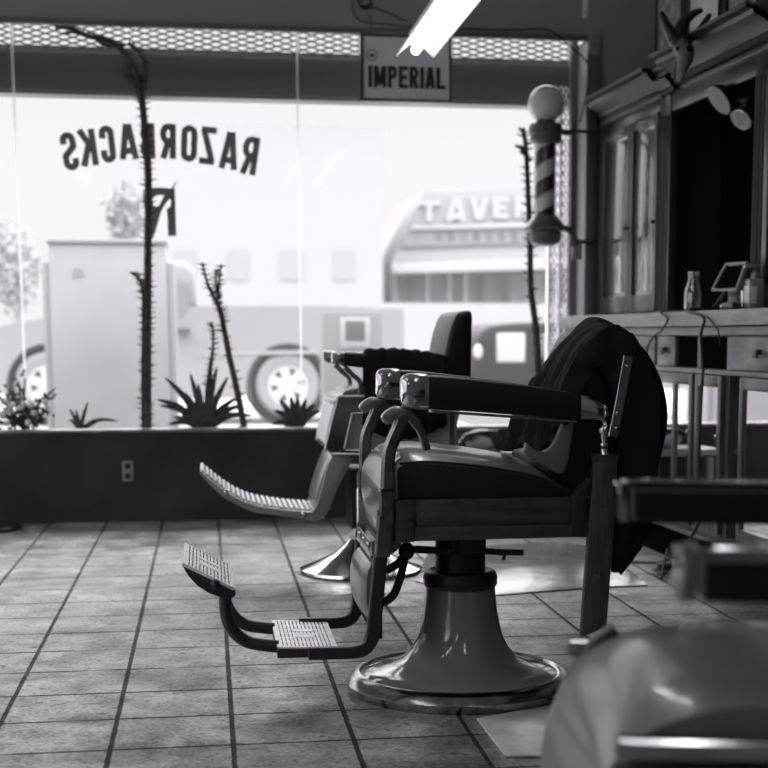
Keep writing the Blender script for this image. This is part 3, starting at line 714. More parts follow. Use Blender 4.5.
c = cb(2.41, .06, ZT); b = thing('pump_bottle', c, 'square soap pump bottle with white label beside the cabinet post', 'bottle')
MB().box((-.035, -.03, .0), (.035, .03, .13), .008, Matrix.Translation(c)).build('body', 'side_panel', b)
MB().box((-.036, -.031, .03), (.0, .031, .10), .001, Matrix.Translation(c)).build('label_patch', 'white_paint', b)
MB().lathe([(.001, .128), (.018, .128), (.018, .155), (.006, .16), (.006, .18), (.001, .18)], c, 16).build('collar', 'outlet', b)
MB().box((-.05, -.012, .175), (.015, .012, .19), .003, Matrix.Translation(c)).build('spout', 'outlet', b)
c = cb(2.30, .12, ZT); b = thing('hair_clipper', c, 'small dark hair clipper lying in front of the pump bottle', 'clipper')
m = MB(); m.box((-.02, -.07, 0), (.02, .07, .035), .009, Matrix.Translation(c)); m.build('body', 'black_plastic', b); MB().box((-.02, .07, .004), (.02, .085, .028), .002, Matrix.Translation(c)).build('blade', 'chrome', b)
# cords over the counter edge
def cord_obj(pts, r, label): 
    w = MB(); w.tube(sm(pts, 6), r, 7); return tag(w.build('electric_cord', 'cord'), label, 'cord')
cd = lambda x, y, d: cb(*(lambda q: (q[0], d, q[1]))(cpix(x, y, d)))
cord_obj([cb(2.0, .05, ZT+.006), cb(1.85, .15, ZT+.006), cb(1.75, .245, ZT), cd(668, 319, .26), cd(660, 332, .26), cd(655, 335, .26), cd(648, 346, .26), cd(646, 360, .26)], .005, 'thin black cord drooping from the worktop to the left above the first drawer')
cord_obj([cb(2.06, .05, ZT+.007), cb(2.1, .20, ZT+.007), cb(2.12, .25, ZT), cd(704, 318, .255), cd(701, 335, .255), cd(703, 365, .255), cd(702, 385, .26), cd(700, 430, .26), cd(699, 470, .26), cd(700, 520, .27), cb(2.1, .30, .05), cb(1.9, .40, .008), cb(1.6, .5, .008), cb(1.45, .45, .008)], .007, 'thick black cord hanging from the worktop down past the glazed doors')
cord_obj([cb(2.1, .06, ZT+.012), cb(2.18, .20, ZT+.006), cd(712, 322, .25), cd(718, 330, .25), cd(720, 345, .25)], .0035, 'short thin cord crossing the front edge of the worktop by the frame')
pg = thing('power_strip', cb(1.55, .42, 0), 'small black triangular wire stand on the floor by the cabinet plinth', 'wire stand')
a, b_, c_ = onfloor(652, 571, .01), onfloor(661, 578, .01), onfloor(672, 566, .01)
pg.name = 'wire_stand'; m = MB(); m.tube([a, b_, c_, a], .006, 6); m.tube([b_, (b_+c_)/2+Vector((.0, .0, .10)), c_], .006, 6); m.build('wire', 'chrome', pg)
m = MB(); c = a.lerp(c_, .6); m.box((-.03, -.02, 0), (.03, .02, .03), .004, Matrix.Translation((c.x, c.y, .002))); m.build('plug', 'black_plastic', pg)

# lamp in the bay
c = cb(1.95, -.1, 2.12); lp = thing('clip_lamp', c, 'black clip lamp with a pale lined reflector bowl hanging in the open cabinet bay', 'lamp')
def oriented(profile, c, direction, n=28):
    z = Vector(direction).normalized(); x = z.cross(Vector((0, 0, 1))).normalized(); y = z.cross(x)
    mtx = Matrix.Translation(c) @ Matrix((x, y, z)).transposed().to_4x4()
    return MB().lathe(profile, (0, 0, 0), n).xf(mtx)
hd = cd(719, 100, .035); dirn = (ray(719, 94)*-1*.35+Vector((-.55, .25, -.45))).normalized()
oriented([(.072, .0), (.07, .002), (.05, -.03), (.025, -.06), (.001, -.07)], hd, dirn).build('reflector_bowl', 'worn_chrome', lp)
oriented([(.073, .003), (.076, 0), (.060, -.033), (.03, -.066), (.001, -.078), (.001, -.073), (.027, -.062), (.056, -.03), (.072, .002)], hd, dirn).build('shade', 'black_plastic', lp)
m = MB(); m.tube(sm([hd-dirn*.07, cd(735, 82, -.08), cd(728, 68, -.1), cb(1.85, -.1, 2.232)], 4), .012, 8); m.build('arm', 'dark_steel', lp)
hd2 = cd(741, 120, .02); oriented([(.052, .0), (.05, .002), (.045, -.05), (.02, -.09), (.001, -.10)], hd2, (ray(738, 122)*-1*.4+Vector((-.5, 0, -.6)))).build('lower_bowl', 'worn_chrome', lp)
m = MB(); m.tube(sm([hd2+Vector((.02, 0, .09)), cd(741, 100, -.06), cd(733, 82, -.08)], 4), .010, 8); m.build('lower_arm', 'dark_steel', lp)

# ------------------------------------------------------------------ skull over the cornice gap
sk = thing('animal_skull', cd(684, 60, .1), 'horned animal skull hung at the cornice gap of the tall cabinet', 'skull')
sY = cd(684, 60, .14).y
def sp_(x, y, dy=0): v = at(x, y, sY-.08+dy); return v
head = MB(); rings = []
for (x, y, w, dpt) in ((680, 40, 7, .05), (682, 45, 10, .06), (684, 51, 9.5, .06), (685, 57, 8, .055), (684, 63, 7.5, .05), (682, 69, 6.0, .04), (680, 75, 4.0, .03), (677, 81, 2, .015)):
    c = sp_(x, y); r = w/200.
    rings.append([c+Vector((r*math.cos(a), dpt*.8*math.sin(a), 0)) for a in [2*PI*k/14 for k in range(14)]])
head.loft(rings); head.build('cranium', 'bone', sk)
jw = MB(); jw.tube(sm([sp_(677, 62, .01), sp_(675, 70, .01), sp_(674, 78, .01)], 4), [.012]*8+[.004], 8); jw.tube(sm([sp_(686, 62, -.02), sp_(683, 73, -.02), sp_(679, 83, -.02)], 4), [.014]*8+[.004], 8); jw.build('jaw', 'bone', sk)
e_ = MB(); e_.ball(sp_(688, 49, -.035), .019, (1, .8, .9), 14); e_.ball(sp_(677.5, 48.5, -.03), .011, (.8, .8, 1), 12); e_.build('eye_socket', 'black_void', sk)
for pts in ([(682, 42), (680, 33), (684, 22), (693, 14), (702, 10)], [(678, 42), (672, 34), (666, 24), (661, 12)]):
    P = sm([sp_(x, y) for x, y in pts], 6); n = len(P); MB().tube(P, [.040*(1-.75*i/(n-1)) for i in range(n)], 12).build('horn', 'horn', sk)
hh = MB()
for k in range(9): hh.tube(sm([sp_(686+k*.6, 42), sp_(692+k, 36-k), sp_(698+k*1.5, 40-k*3.2)], 3), .012, 6)
hh.build('dried_tuft', 'horn', sk)
# pictures leaning on top of the cabinet
def leaning(x0, x1, y0, y1, d, label, face, fw=.02, border='dark_steel'):
    s0, z1 = cpix(x0, y1, d); s1, z2 = cpix(x1, y0, d)
    z0_ = 2.41; b = thing('framed_picture', cb((s0+s1)/2, d, z0_), label, 'picture')
    m = MB(); cbox(m, s0, s1, d-.01, d, z0_, z2); m.build('print', face, b)
    m = MB(); cbox(m, s0, s0+fw, d-.012, d+.012, z0_, z2); cbox(m, s1-fw, s1, d-.012, d+.012, z0_, z2); cbox(m, s0, s1, d-.012, d+.012, z2-fw, z2); cbox(m, s0, s1, d-.012, d+.012, z0_, z0_+fw)
    m.build('frame', border, b)
leaning(657, 684, -30, 30, -.20, 'patterned paper print leaning on the cabinet top behind the skull', 'paper', .008)
leaning(689, 722, -40, 30, -.24, 'plain pale grey picture leaning on the cabinet top right of the skull', 'sign_face', .012)
leaning(726, 790, -60, 20, -.10, 'black framed picture on the cabinet top near the upper right corner', 'outlet', .03, 'black_plastic')

# ------------------------------------------------------------------ things by the window wall behind the chairs
q = at(505, 470, 8.3); q0 = at(468, 455, 8.3)
bn = thing('low_bench', (1.62, 8.36, 0), 'low pale bench against the black wall behind the front chair', 'bench')
MB().box((1.25, 8.18, .36), (2.0, 8.54, .40), .006).build('bench_top', 'bench', bn)
for x in (1.30, 1.95):
    for y in (8.22, 8.50): MB().box((x-.02, y-.02, 0), (x+.02, y+.02, .36), .003).build('leg', 'bench', bn)
bg = thing('crumpled_bag', (1.50, 8.34, .40), 'pale crumpled bag with dark patterned flaps lying on the low bench', 'bag')
m = MB(); m.ball((1.53, 8.34, .455), .105, (1.0, .9, .62), 24)
for v in m.bm.verts:
    v.co.z = max(v.co.z, .401)
m.build('pouch', 'bag_light', bg)
m = MB(); m.prism([at(455, 448, 8.25), at(466, 434, 8.25), at(480, 431, 8.25), at(499, 430, 8.25), at(502, 446, 8.25), at(509, 452, 8.25), at(497, 451, 8.25), at(490, 438, 8.25), at(476, 434, 8.25), at(468, 440, 8.25), at(462, 452, 8.25)], (0, .05, 0), .004); m.build('flap', 'bag_dark', bg)

# ------------------------------------------------------------------ floor patches
def patch(pts, h_, name, m, label, cat):
    P = [onfloor(x, y) for x, y in pts]; mb = MB(); mb.prism([(p.x, p.y, .0005) for p in P], (0, 0, h_), .0015)
    return tag(mb.build(name, m), label, cat)
patch([(415, 582), (484, 597), (601, 588), (648, 586), (600, 548), (545, 543), (430, 549)], .006, 'floor_mat', 'sheet_vinyl', 'worn glossy sheet mat on the floor behind the front chair', 'mat')
patch([(477, 720), (553, 706), (620, 712), (612, 757), (505, 757)], .005, 'floor_plate', 'floor_plate', 'pale worn floor plate beside the round base of the front chair', 'floor plate')

# ================================================================== front barber chair
YN, YC_, YF = 4.03, 4.33, 4.63
BC = (.728, 4.33)
ch = thing('barber_chair', (BC[0], BC[1], 0), 'vintage barber chair in focus, grey enamel pedestal, black cape over its back', 'barber chair', 'barber chairs')
BS = Matrix.Translation((BC[0], BC[1], 0)) @ Matrix.Diagonal((1.09, 1.09, 1, 1)) @ Matrix.Translation((-BC[0], -BC[1], 0))
MB().lathe([(.001, 0), (.300, 0), (.310, .012), (.312, .028), (.300, .048), (.286, .056), (.276, .058), (.272, .052), (.26, .05), (.001, .05)], (BC[0], BC[1], 0), 72).xf(BS).build('base_rim', 'rim_nickel', ch)
MB().lathe([(.001, .045), (.270, .048), (.258, .058), (.222, .066), (.185, .078), (.155, .098), (.132, .128), (.116, .165), (.106, .21), (.099, .26), (.095, .305), (.093, .318), (.001, .32)], (BC[0], BC[1], 0), 72).xf(BS).build('pedestal', 'enamel', ch)
MB().lathe([(.070, .305), (.094, .307), (.100, .317), (.101, .340), (.096, .355), (.085, .360), (.070, .35)], (BC[0], BC[1], 0), 56).xf(BS).build('collar_ring', 'cast_iron', ch)
MB().lathe([(.001, .32), (.074, .32), (.074, .47), (.072, .475), (.072, .54), (.001, .54)], (BC[0], BC[1], 0), 40).build('pump_column', 'cast_iron', ch)
# nut box on the column
m = MB(); m.box((.71, 4.24, .42), (.79, 4.30, .50), .006); m.box((.56, 4.15, .485), (.98, 4.51, .515), .008); m.build('seat_carrier', 'cast_iron', ch)
# pump lever and linkage
m = MB(); m.bar(pp([(482, 551), (500, 552), (523, 552.5)], 4.20), .02, .017); m.bar([at(505, 552, 4.2), at(505, 553, 4.2)+Vector((0, .02, -.02))], .01, .01); m.build('pump_lever', 'cast_iron', ch)
m = MB(); m.bar(sm(pp([(408, 549), (430, 550), (452, 551)], 4.20), 3), .022, .02); m.ball(at(406.5, 551, 4.20), .024, (1, .8, 1.1), 14)
m.bar(sm(pp([(404, 556), (396, 565), (386, 570)], 4.20), 3), .02, .022); m.bar(sm(pp([(405, 556), (401, 575), (394, 594), (384, 602), (376, 604)], 4.20), 4), .02, .022)
m.build('footrest_linkage', 'cast_iron', ch)
# seat frame: wooden rails
def railbox(Y, nm='seat_rail'):
    m = MB(); t = .05
    m.prism(pp([(414, 500), (572, 497), (572, 537), (414, 541)], Y), (0, t, 0), .004)
    o = m.build(nm, 'chair_wood', ch)
    m = MB(); m.prism([p-Vector((0, .006, 0)) for p in pp([(417, 513), (569, 510.5), (569, 522.5), (417, 525)], Y)], (0, .008, 0), .002); m.prism([p-Vector((0, .008, 0)) for p in pp([(414, 527.5), (572, 524), (572, 537), (414, 541)], Y)], (0, .01, 0), .003)
    m.build('rail_moulding', 'chair_wood', o)
    m = MB(); m.prism([p-Vector((0, .012, 0)) for p in pp([(394.5, 500), (414, 499.5), (414, 541.5), (395.5, 542.5)], Y)], (0, t+.012, 0), .005); m.build('corner_block', 'chair_wood', ch)
    m = MB(); m.prism([p-Vector((0, .010, 0)) for p in pp([(571, 496), (590, 478), (591, 488), (586, 493), (586, 537), (571, 537)], Y)], (0, t, 0), .004); m.build('rear_bracket', 'cast_iron', ch)
railbox(YN); 
m = MB(); x0 = at(395, 520, YN).x; x1 = at(586, 520, YN).x; zt, zb_ = at(395, 500, YN).z, at(395, 541, YN).z
m.box((x0, YF-.05, zb_), (x1, YF, zt), .004); m.build('seat_rail', 'chair_wood', ch)
m = MB(); m.box((x0+.01, YN+.05, zb_), (x0+.05, YF-.05, zt)); m.box((x1-.05, YN+.05, zb_), (x1-.01, YF-.05, zt)); m.box((x0+.05, YN+.05, zb_+.01), (x1-.05, YF-.05, zb_+.03)); m.build('seat_underframe', 'cast_iron', ch)
# seat cushion: closed profile swept across, domed in the middle, waterfall front
y0s, y1s = YN+.012, YF-.012
prof = [(397, 500), (396, 480), (397, 468), (403, 463), (420, 461.5), (445, 462.5), (480, 466), (520, 472.5), (550, 481), (572, 490), (574, 499)]
P0 = sm(pp(prof, y0s), 4); n = len(P0); cen = Vector((sum(p.x for p in P0)/n, 0, sum(p.z for p in P0)/n)); rings = []
K = 18
for k in range(K+1):
    t_ = k/K; y = y0s+(y1s-y0s)*t_; dome = (1-abs(2*t_-1)**2.6); edge = 1-.05*(abs(2*t_-1)**10)
    r = []
    for p in P0:
        up = max(0, min(1, (p.z-.60)/.06)); front = max(0, min(1, (.60-p.x)/.06))
        r.append(Vector((cen.x+(p.x-cen.x)*edge, y, cen.z+(p.z-cen.z)*edge+.030*dome*up)))
    rings.append(r)
MB().loft(rings).build('seat_cushion', 'seat_leather', ch, angle=60)
# side boxing of the cushion (matt dark)
m = MB(); m.prism([p-Vector((0, .006, 0)) for p in sm(pp([(398, 500), (397, 480), (399, 467), (420, 463.5), (445, 464.5), (480, 468), (520, 474.5), (550, 483), (570, 492), (572, 498)], y0s), 3)], (0, .012, 0), .004); m.build('cushion_boxing', 'black_leather', ch)
m = MB(); m.tube([p-Vector((0, .007, 0)) for p in sm(pp([(399, 463.5), (420, 461.5), (445, 462.5), (480, 466), (520, 472.5), (550, 481), (572, 490)], y0s), 4)], .0035, 6); m.build('cushion_piping', 'black_leather', ch)
# waterfall apron in front of the seat between the uprights
rings = []
X0 = at(397, 470, YN).x
for k in range(15):
    t_ = k/14; y = YN+.045+(YF-YN-.09)*t_; bul = (1-abs(2*t_-1)**4)
    pr = [(X0+.03, .70), (X0-.005, .697), (X0-.035, .672), (X0-.052, .63), (X0-.052, .57), (X0-.04, .51), (X0-.025, .455), (X0-.005, .452), (X0+.03, .50)]
    r = [Vector((X0+(x-X0)*(.75+.25*bul), y, z+.008*bul)) for x, z in pr]
    rings.append(sm(r, 3, True))
MB().loft(rings).build('seat_apron', 'seat_leather', ch, angle=60)

def upright(sgn):
    Yq = YN if sgn > 0 else YF
    D = Vector((0, 0, 0)) if sgn > 0 else Vector((0, YF-YN, 0))
    A = lambda pts: [at(x, y, YN)+D for x, y in pts]
    o = MB(); o.bar(sm(A([(402, 414), (400, 424), (395, 436), (389.5, 450), (388, 466), (387.5, 480), (387, 491)]), 4), .035, .034, ch=.35)
    o.bar(sm(A([(399, 420), (404, 413), (411, 417), (419, 428), (424, 440), (427, 450)]), 4), .03, [.030]*6+[.026]*6+[.020]*8+[.014]*1, ch=.3)
    u = o.build('arm_upright', 'silver_iron' , ch)
    m = MB(); m.prism(sm(A([(381, 417), (386, 411), (394, 406.5), (402, 407), (408, 411), (402, 417), (394, 420), (389, 424), (384.5, 423)]), 3, True), (0, .036, 0), .004)
    m.xf(Matrix.Translation((0, -.018, 0))); m.build('arm_bracket', 'worn_chrome', ch)
    m = MB(); m.bar(A([(386.5, 489), (386.3, 515)]), .045, .038, ch=.2); m.build('upright_socket', 'silver_iron', ch)
    m = MB(); m.bar(A([(386.6, 487.5), (386.6, 491.5)]), .05, .041, ch=.2); m.build('socket_collar', 'chrome', ch)
    # lower leg: sweeps inward and forward to carry the footrest
    sh = Vector((0, .06 if sgn > 0 else -.10, 0))
    L0 = A([(385.5, 513), (384.5, 535), (383.5, 556)]); 
    m = MB(); m.bar([p+sh*(i/2)*.6 for i, p in enumerate(L0)], .042, .042, ch=.2); m.build('footrest_hanger', 'silver_iron', ch)
    pts = A([(382, 556), (379.5, 590), (377, 620), (374.5, 640), (368, 652), (355, 656.5), (330, 657.5), (310, 658)])
    pts = [p+sh*min(1, .6+i*.15) for i, p in enumerate(pts)]
    m = MB(); m.bar(sm(pts, 4), .030, [.038]*14+[.036]*6+[.034]*9, ch=.3); m.build('footrest_arm', 'cast_iron', ch)
    return
upright(1); upright(-1)
# armrests
def armrest(dy):
    D = Vector((0, dy, 0)); w = .07; n = 8
    def ringrow(x, yt, yb, ww):
        a, b = at(x, yt, YN), at(x, yb, YN); c = (a+b)/2; hz = (a.z-b.z)/2; r = []
        for k in range(16):
            an = 2*PI*k/16; cx_, cy_ = math.cos(an), math.sin(an); e_ = .45
            r.append(c+D+Vector((0, ww*math.copysign(abs(cx_)**e_, cx_), hz*math.copysign(abs(cy_)**e_, cy_))))
        return r
    rr = [ringrow(x, a, b, w*.5) for x, a, b in ((425, 375, 408), (440, 375.5, 409.5), (470, 378.5, 411.5), (500, 382, 413.8), (530, 386, 416), (555, 389.5, 418), (579, 393.5, 419.5))]
    MB().loft(rr).build('arm_pad', 'black_leather', ch, angle=50)
    rr = [ringrow(x, a, b, w*ww) for x, a, b, ww in ((400.8, 382, 402, .30), (401.5, 378, 405.5, .42), (404, 375, 408, .50), (408, 373.6, 409, .54), (415, 373.4, 409.2, .54), (425, 373.8, 409.4, .54), (427, 374.2, 409.2, .52))]
    MB().loft(rr).build('arm_cap', 'chrome', ch, angle=50)
    rr = [ringrow(x, a, b, w*ww) for x, a, b, ww in ((578, 392.6, 420.2, .54), (586, 394.5, 420.4, .52), (594, 398, 420.4, .46), (602, 402, 420, .38), (607, 406, 419.5, .28), (609, 410, 417, .15))]
    MB().loft(rr).build('arm_end_cap', 'chrome', ch, angle=50)
    m = MB(); m.bar([at(430, 411, YN)+D, at(575, 421, YN)+D], .05, .006); m.build('arm_underplate', 'worn_chrome', ch)
    m = MB(); m.tube(sm([at(603, 416, YN)+D, at(606, 425, YN)+D, at(604, 440, YN)+D, at(605, 455, YN)+D], 4), [.012, .014, .012, .010, .012, .014, .016, .014, .010, .009, .01, .012, .014], 10)
    m.ball(at(605, 430, YN)+D, .020, (1, .8, 1), 12); m.ball(at(604, 445, YN)+D, .014, n=10); m.build('hinge_fitting', 'chrome', ch)
armrest(0); armrest(.6)
# rear posts with faint carved letters
def rear_post(dy):
    D = Vector((0, dy, 0))
    m = MB(); m.prism([p-Vector((0, .02, 0))+D for p in pp([(593.5, 455), (616, 455), (613, 520), (605, 626), (580, 636), (587, 540)] if not dy else [(593.5, 455), (616, 455), (613, 520), (612, 540), (587, 540)], YN)], (0, .035, 0), .004)
    o = m.build('rear_post', 'post_wood', ch)
    m = MB(); m.prism([p-Vector((0, .024, 0))+D for p in pp([(592.8, 454), (616.6, 454), (616.4, 461), (592.8, 461)], YN)], (0, .043, 0), .003); m.build('post_cap', 'dark_steel', o)
    if not dy:
        for k in range(6):
            c = at(601.0-k*1.35, 511+k*13.5, YN)-Vector((0, .0205, 0)); m = MB()
            m.tube([c+Vector((.011*math.cos(2*PI*q/16), 0, .012*math.sin(2*PI*q/16))) for q in range(17)], .0016, 5)
            if k % 2: m.bar([c+Vector((-.008, 0, -.009)), c+Vector((.008, 0, .009))], .003, .003)
            m.build('carved_ornament', 'post_wood', o)
rear_post(0); rear_post(.6)
# side bars of the back
for dy in (0, .6):
    D = Vector((0, dy, 0))
    m = MB(); m.bar([p+D-Vector((0, .034, 0)) for p in pp([(624.5, 356), (617, 398), (609.5, 436)], YN)], .012, .026, ch=.2)
    o = m.build('back_side_bar', 'rim_nickel', ch)
    m = MB()
    for x, y in ((613, 412), (612, 427), (623, 366)): m.ball(at(x, y, YN)+D-Vector((0, .041, 0)), .006, n=8)
    m.build('screw', 'chrome', o)
# backrest
bp_ = [(548, 462), (555, 455), (560, 436), (572, 405), (584, 372), (596, 344), (606, 333), (618, 334), (628, 345), (632, 370), (628, 410), (622, 450), (618, 480), (608, 495), (585, 497), (562, 488), (550, 474)]
m = MB(); P = sm(pp(bp_, YN+.035), 3, True); m.prism(P, (0, .53, 0), .03, 4); m.build('backrest', 'black_leather', ch, angle=60)
for y_ in (YN+.02,):
    m = MB(); m.prism(sm(pp([(526.5, 443), (534, 449), (543, 451.5), (552, 446), (561, 428), (568, 412), (575, 414), (572, 440), (566, 470), (556, 473), (543, 462), (527, 456)], y_), 3, True), (0, .03, 0), .006); m.build('back_wing', 'seat_leather', ch, angle=60)
# calf pad, name plate and pad frame
Xp = at(376, 541, 4.11).x
m = MB(); zt1 = at(376, 541, 4.11).z; zb1 = at(375, 557, 4.11).z
m.box((Xp-.012, 4.11, zb1), (Xp-.002, 4.52, zt1), .002); o = m.build('name_plate', 'silver_iron', ch)
m = MB(); m.box((Xp-.016, 4.11, zt1-.004), (Xp-.0, 4.52, zt1+.003)); m.box((Xp-.016, 4.11, zb1-.003), (Xp-.0, 4.52, zb1+.003)); m.build('plate_border', 'chrome', o)
zm = (zt1+zb1)/2; tx = MB()                         # worn raised ornament, too worn in the photo to read
for k in range(6):
    y = 4.17+k*.058
    if k % 2: tx.tube([(Xp-.0125, y+.014*math.cos(2*PI*q/12), zm+.012*math.sin(2*PI*q/12)) for q in range(13)], .0025, 6)
    else: tx.box((Xp-.015, y-.003, zm-.013), (Xp-.011, y+.003, zm+.013)); tx.box((Xp-.015, y-.003, zm-.002), (Xp-.011, y+.014, zm+.003))
tx.build('plate_relief', 'chrome', o)
m = MB(); m.box((Xp-.004, 4.12, .20), (Xp+.018, 4.51, zt1), .003); m.build('leg_board', 'cast_iron', ch)
z_hi, z_lo = at(370, 562, 4.13).z, at(372, 622, 4.13).z
rings = []
for k in range(13):
    t_ = k/12; y = 4.13+.36*t_; bul = 1-abs(2*t_-1)**5
    pr = [(Xp-.004, z_hi), (Xp-.022, z_hi-.004), (Xp-.040, z_hi-.03), (Xp-.046, (z_hi+z_lo)/2), (Xp-.040, z_lo+.03), (Xp-.022, z_lo+.004), (Xp-.004, z_lo)]
    zc_ = (z_hi+z_lo)/2
    rings.append([Vector((Xp+(x-Xp)*(.55+.45*bul), y, zc_+(z-zc_)*(.92+.08*bul))) for x, z in sm([Vector((a, b, 0)) for a, b in pr], 3) for _ in [0]] if False else [Vector((Xp+(v.x-Xp)*(.55+.45*bul), y, zc_+(v.y-zc_)*(.92+.08*bul))) for v in sm([(a, b, 0) for a, b in pr], 3)])
MB().loft(rings).build('calf_pad', 'seat_leather', ch, angle=60)
# footrest tread (pierced plate)
def tread(c0, ux, uy, L, Wd, name, parent, rim=.012, nb=13, gap=.66, solidz=.008, m='plate_metal', blank=True):
    # c0 corner, ux along length (unit), uy across (unit)
    nrm = ux.cross(uy).normalized(); mtx = Matrix((ux, uy, nrm)).transposed().to_4x4(); mtx.translation = c0
    mb = MB(); mb.box((0, 0, -solidz), (L, rim, 0), 0, mtx); mb.box((0, Wd-rim, -solidz), (L, Wd, 0), 0, mtx); mb.box((0, rim, -solidz), (rim, Wd-rim, 0), 0, mtx); mb.box((L-rim, rim, -solidz), (L, Wd-rim, 0), 0, mtx)
    p = (L-2*rim)/nb
    for k in range(nb+1):
        x = rim+k*p; mb.box((max(rim, x-p*gap/2), rim, -solidz), (min(L-rim, x+p*gap/2), Wd-rim, -.0005), 0, mtx)
    for j in range(1, 6):
        y = rim+(Wd-2*rim)*j/6; mb.box((rim, y-.006, -solidz), (L-rim, y+.006, -.0008), 0, mtx)
    if blank:
        for j in (2.1, 3.4): mb.box((L*.32, Wd*j/6, -solidz), (L*.68, Wd*(j+.6)/6, .0005), 0, mtx)
    return mb.build(name, m, parent)
YA, Wt = 4.13, .40
a = at(277.5, 648, YA); b = at(338, 649, YA); ux = (b-a).normalized(); uy = Vector((0, 1, 0))
t1 = tread(a+Vector((0, 0, .004)), ux, uy, (b-a).length, Wt, 'footrest_plate', ch)
m = MB(); m.prism([a, b+Vector((.04, 0, -.0)), b+Vector((.04, 0, -.022)), a+Vector((0, 0, -.030))], (0, .012, 0), .002); m.prism([p+Vector((0, Wt-.012, 0)) for p in (a, b, b+Vector((0, 0, -.02)), a+Vector((0, 0, -.030)))], (0, .012, 0), .002)
m.box((a.x, a.y+.012, a.z-.03), (a.x+.01, a.y+Wt-.012, a.z-.004)); m.build('plate_skirt', 'cast_iron', t1)
# curved arms to the toe rest
for dy, in ((.05,), (.31,)):
    D = Vector((0, dy, 0)); pts = [p+D for p in pp([(279, 650), (262, 648.5), (247, 645), (235, 636), (227.5, 622), (225.5, 606), (226, 594)], YA)]
    MB().tube(sm(pts, 5), [.018]*31, 12).build('toe_rest_arm', 'cast_iron', ch)
a2 = at(183, 564, YA-.02); b2 = at(235, 589, YA-.02); ux2 = (b2-a2).normalized()
t2 = tread(a2+Vector((0, 0, .003)), ux2, uy, (b2-a2).length, .41, 'toe_plate', ch, nb=12)
for dy in (0, .40):
    D = Vector((0, dy, 0))
    m = MB(); m.prism([p+D for p in sm(pp([(182, 565), (189, 576.5), (198, 586), (209, 593), (221, 597.5), (230, 598.5), (235, 596), (235.5, 590.5)], YA-.02), 3)], (0, .010, 0), .002); m.ball(at(215, 584.5, YA-.02)+D, .014, (1, .8, 1), 12); m.build('toe_cheek', 'cast_iron', t2)
rg = [[at(x, y, YA-.02)+Vector((0, dy, 0)) for x, y in ((183, 566), (189, 576.5), (198, 586), (209, 593), (221, 597.5), (230, 598.5), (234.5, 591))] for dy in (.01, .40)]
m = MB(); m.loft(rg, closed=False, cap=False); m.build('toe_underside', 'cast_iron', t2, solid=.004)

# cape over the back
cape_near = [(574, 424), (573, 404), (580, 378), (590, 352), (602, 335), (617, 329), (630, 340), (638, 362), (646, 395), (647, 425), (645, 455), (641, 490), (638, 520), (633, 545), (610, 570)]
cape_far = [(508, 446), (510, 436), (517, 420), (530, 400), (546, 368), (566, 340), (584, 320), (600, 319), (625, 336), (646, 362), (656, 400), (654, 440), (646, 485), (640, 520), (618, 548)]
cn = sm(pp(cape_near, YN+.005), 5); cf = sm([at(x, y, 4.48)for x, y in cape_far], 5); n = min(len(cn), len(cf)); U = 44
m = MB(); R = []
cmid = [Vector((p.x*.25+at(603+6*k/(n-1), 340+170*k/(n-1), YN+.02).x*.75, YN+.02, p.z*.25+.75*at(606, 340+170*k/(n-1), YN+.02).z)) for k, p in enumerate(cn[:n])]
for f_ in (0, .35, .7):
    R.append([m.bm.verts.new(cmid[j].lerp(cn[j], f_)+Vector((0, -.012*math.sin(f_*PI)+.006*math.sin(j*.5+f_*4), 0))) for j in range(n)])
for i in range(U+1):
    u = i/U; row = []
    for j in range(n):
        p = cn[j].lerp(cf[j], u**.9); v = j/(n-1)
        d = (cn[min(j+1, n-1)]-cn[max(j-1, 0)]).normalized(); nn = d.cross(Vector((0, 1, 0))).normalized()*-1
        if nn.dot(p-Vector((1.12, p.y, .75))) < 0: nn = -nn
        y = p.y
        if u > .999: pass
        fold = .011*math.sin(u*21+v*5+1.5*math.sin(v*7))+.007*math.sin(u*43-v*9+2)+.010*math.sin(v*13+u*5)
        if v > .93 or v < .05: p = p+Vector((0, 0, .02*math.sin(u*12)))
        if v < .22: p = p-Vector((0, 0, .05*math.sin(PI*min(1, u*1.15))*(1-v/.22)))
        sag = .0 if .2 < v < .5 else .012
        row.append(m.bm.verts.new(p+nn*(fold*(.35 if .25 < v < .45 else 1)+.012)+Vector((0, .01*math.sin(v*9), 0))))
    R.append(row)
for i in range(U+3):
    for j in range(n-1): m.bm.faces.new((R[i][j], R[i+1][j], R[i+1][j+1], R[i][j+1]))
cp = m.build('barber_cape', 'cloth', org=at(600, 340, YC_), angle=80, solid=.004)
tag(cp, 'black barber cape draped over the back of the front chair', 'cape')

# ================================================================== chair behind (square chrome seat, raised footrest)
Y0c, Y1c = 6.33, 6.87; Wc = Y1c-Y0c
c2 = thing('barber_chair', (.66, 6.60, 0), 'barber chair behind the front one, squared chrome seat sides and ribbed footrest', 'barber chair', 'barber chairs')
MB().lathe([(.001, 0), (.268, 0), (.275, .008), (.272, .018), (.20, .045), (.12, .085), (.075, .12), (.05, .15), (.001, .15)], (.66, 6.60, 0), 56).build('base', 'chrome', c2)
MB().lathe([(.001, .14), (.048, .14), (.048, .40), (.001, .40)], (.66, 6.60, 0), 32).build('pump_column', 'chrome', c2)
m = MB(); m.prism(pp([(352, 470), (378, 470), (378, 520), (352, 530)], 6.45), (0, .3, 0), .01); m.build('pump_housing', 'black_plastic', c2)
m = MB(); m.prism(sm(pp([(339, 397), (334, 412), (328, 432), (325.5, 445), (330, 452), (345, 454), (400, 455), (455, 455), (457, 430), (457, 397), (400, 394)], Y0c+.01), 3, True), (0, Wc-.02, 0), .02, 3); m.build('seat_box', 'side_panel', c2)
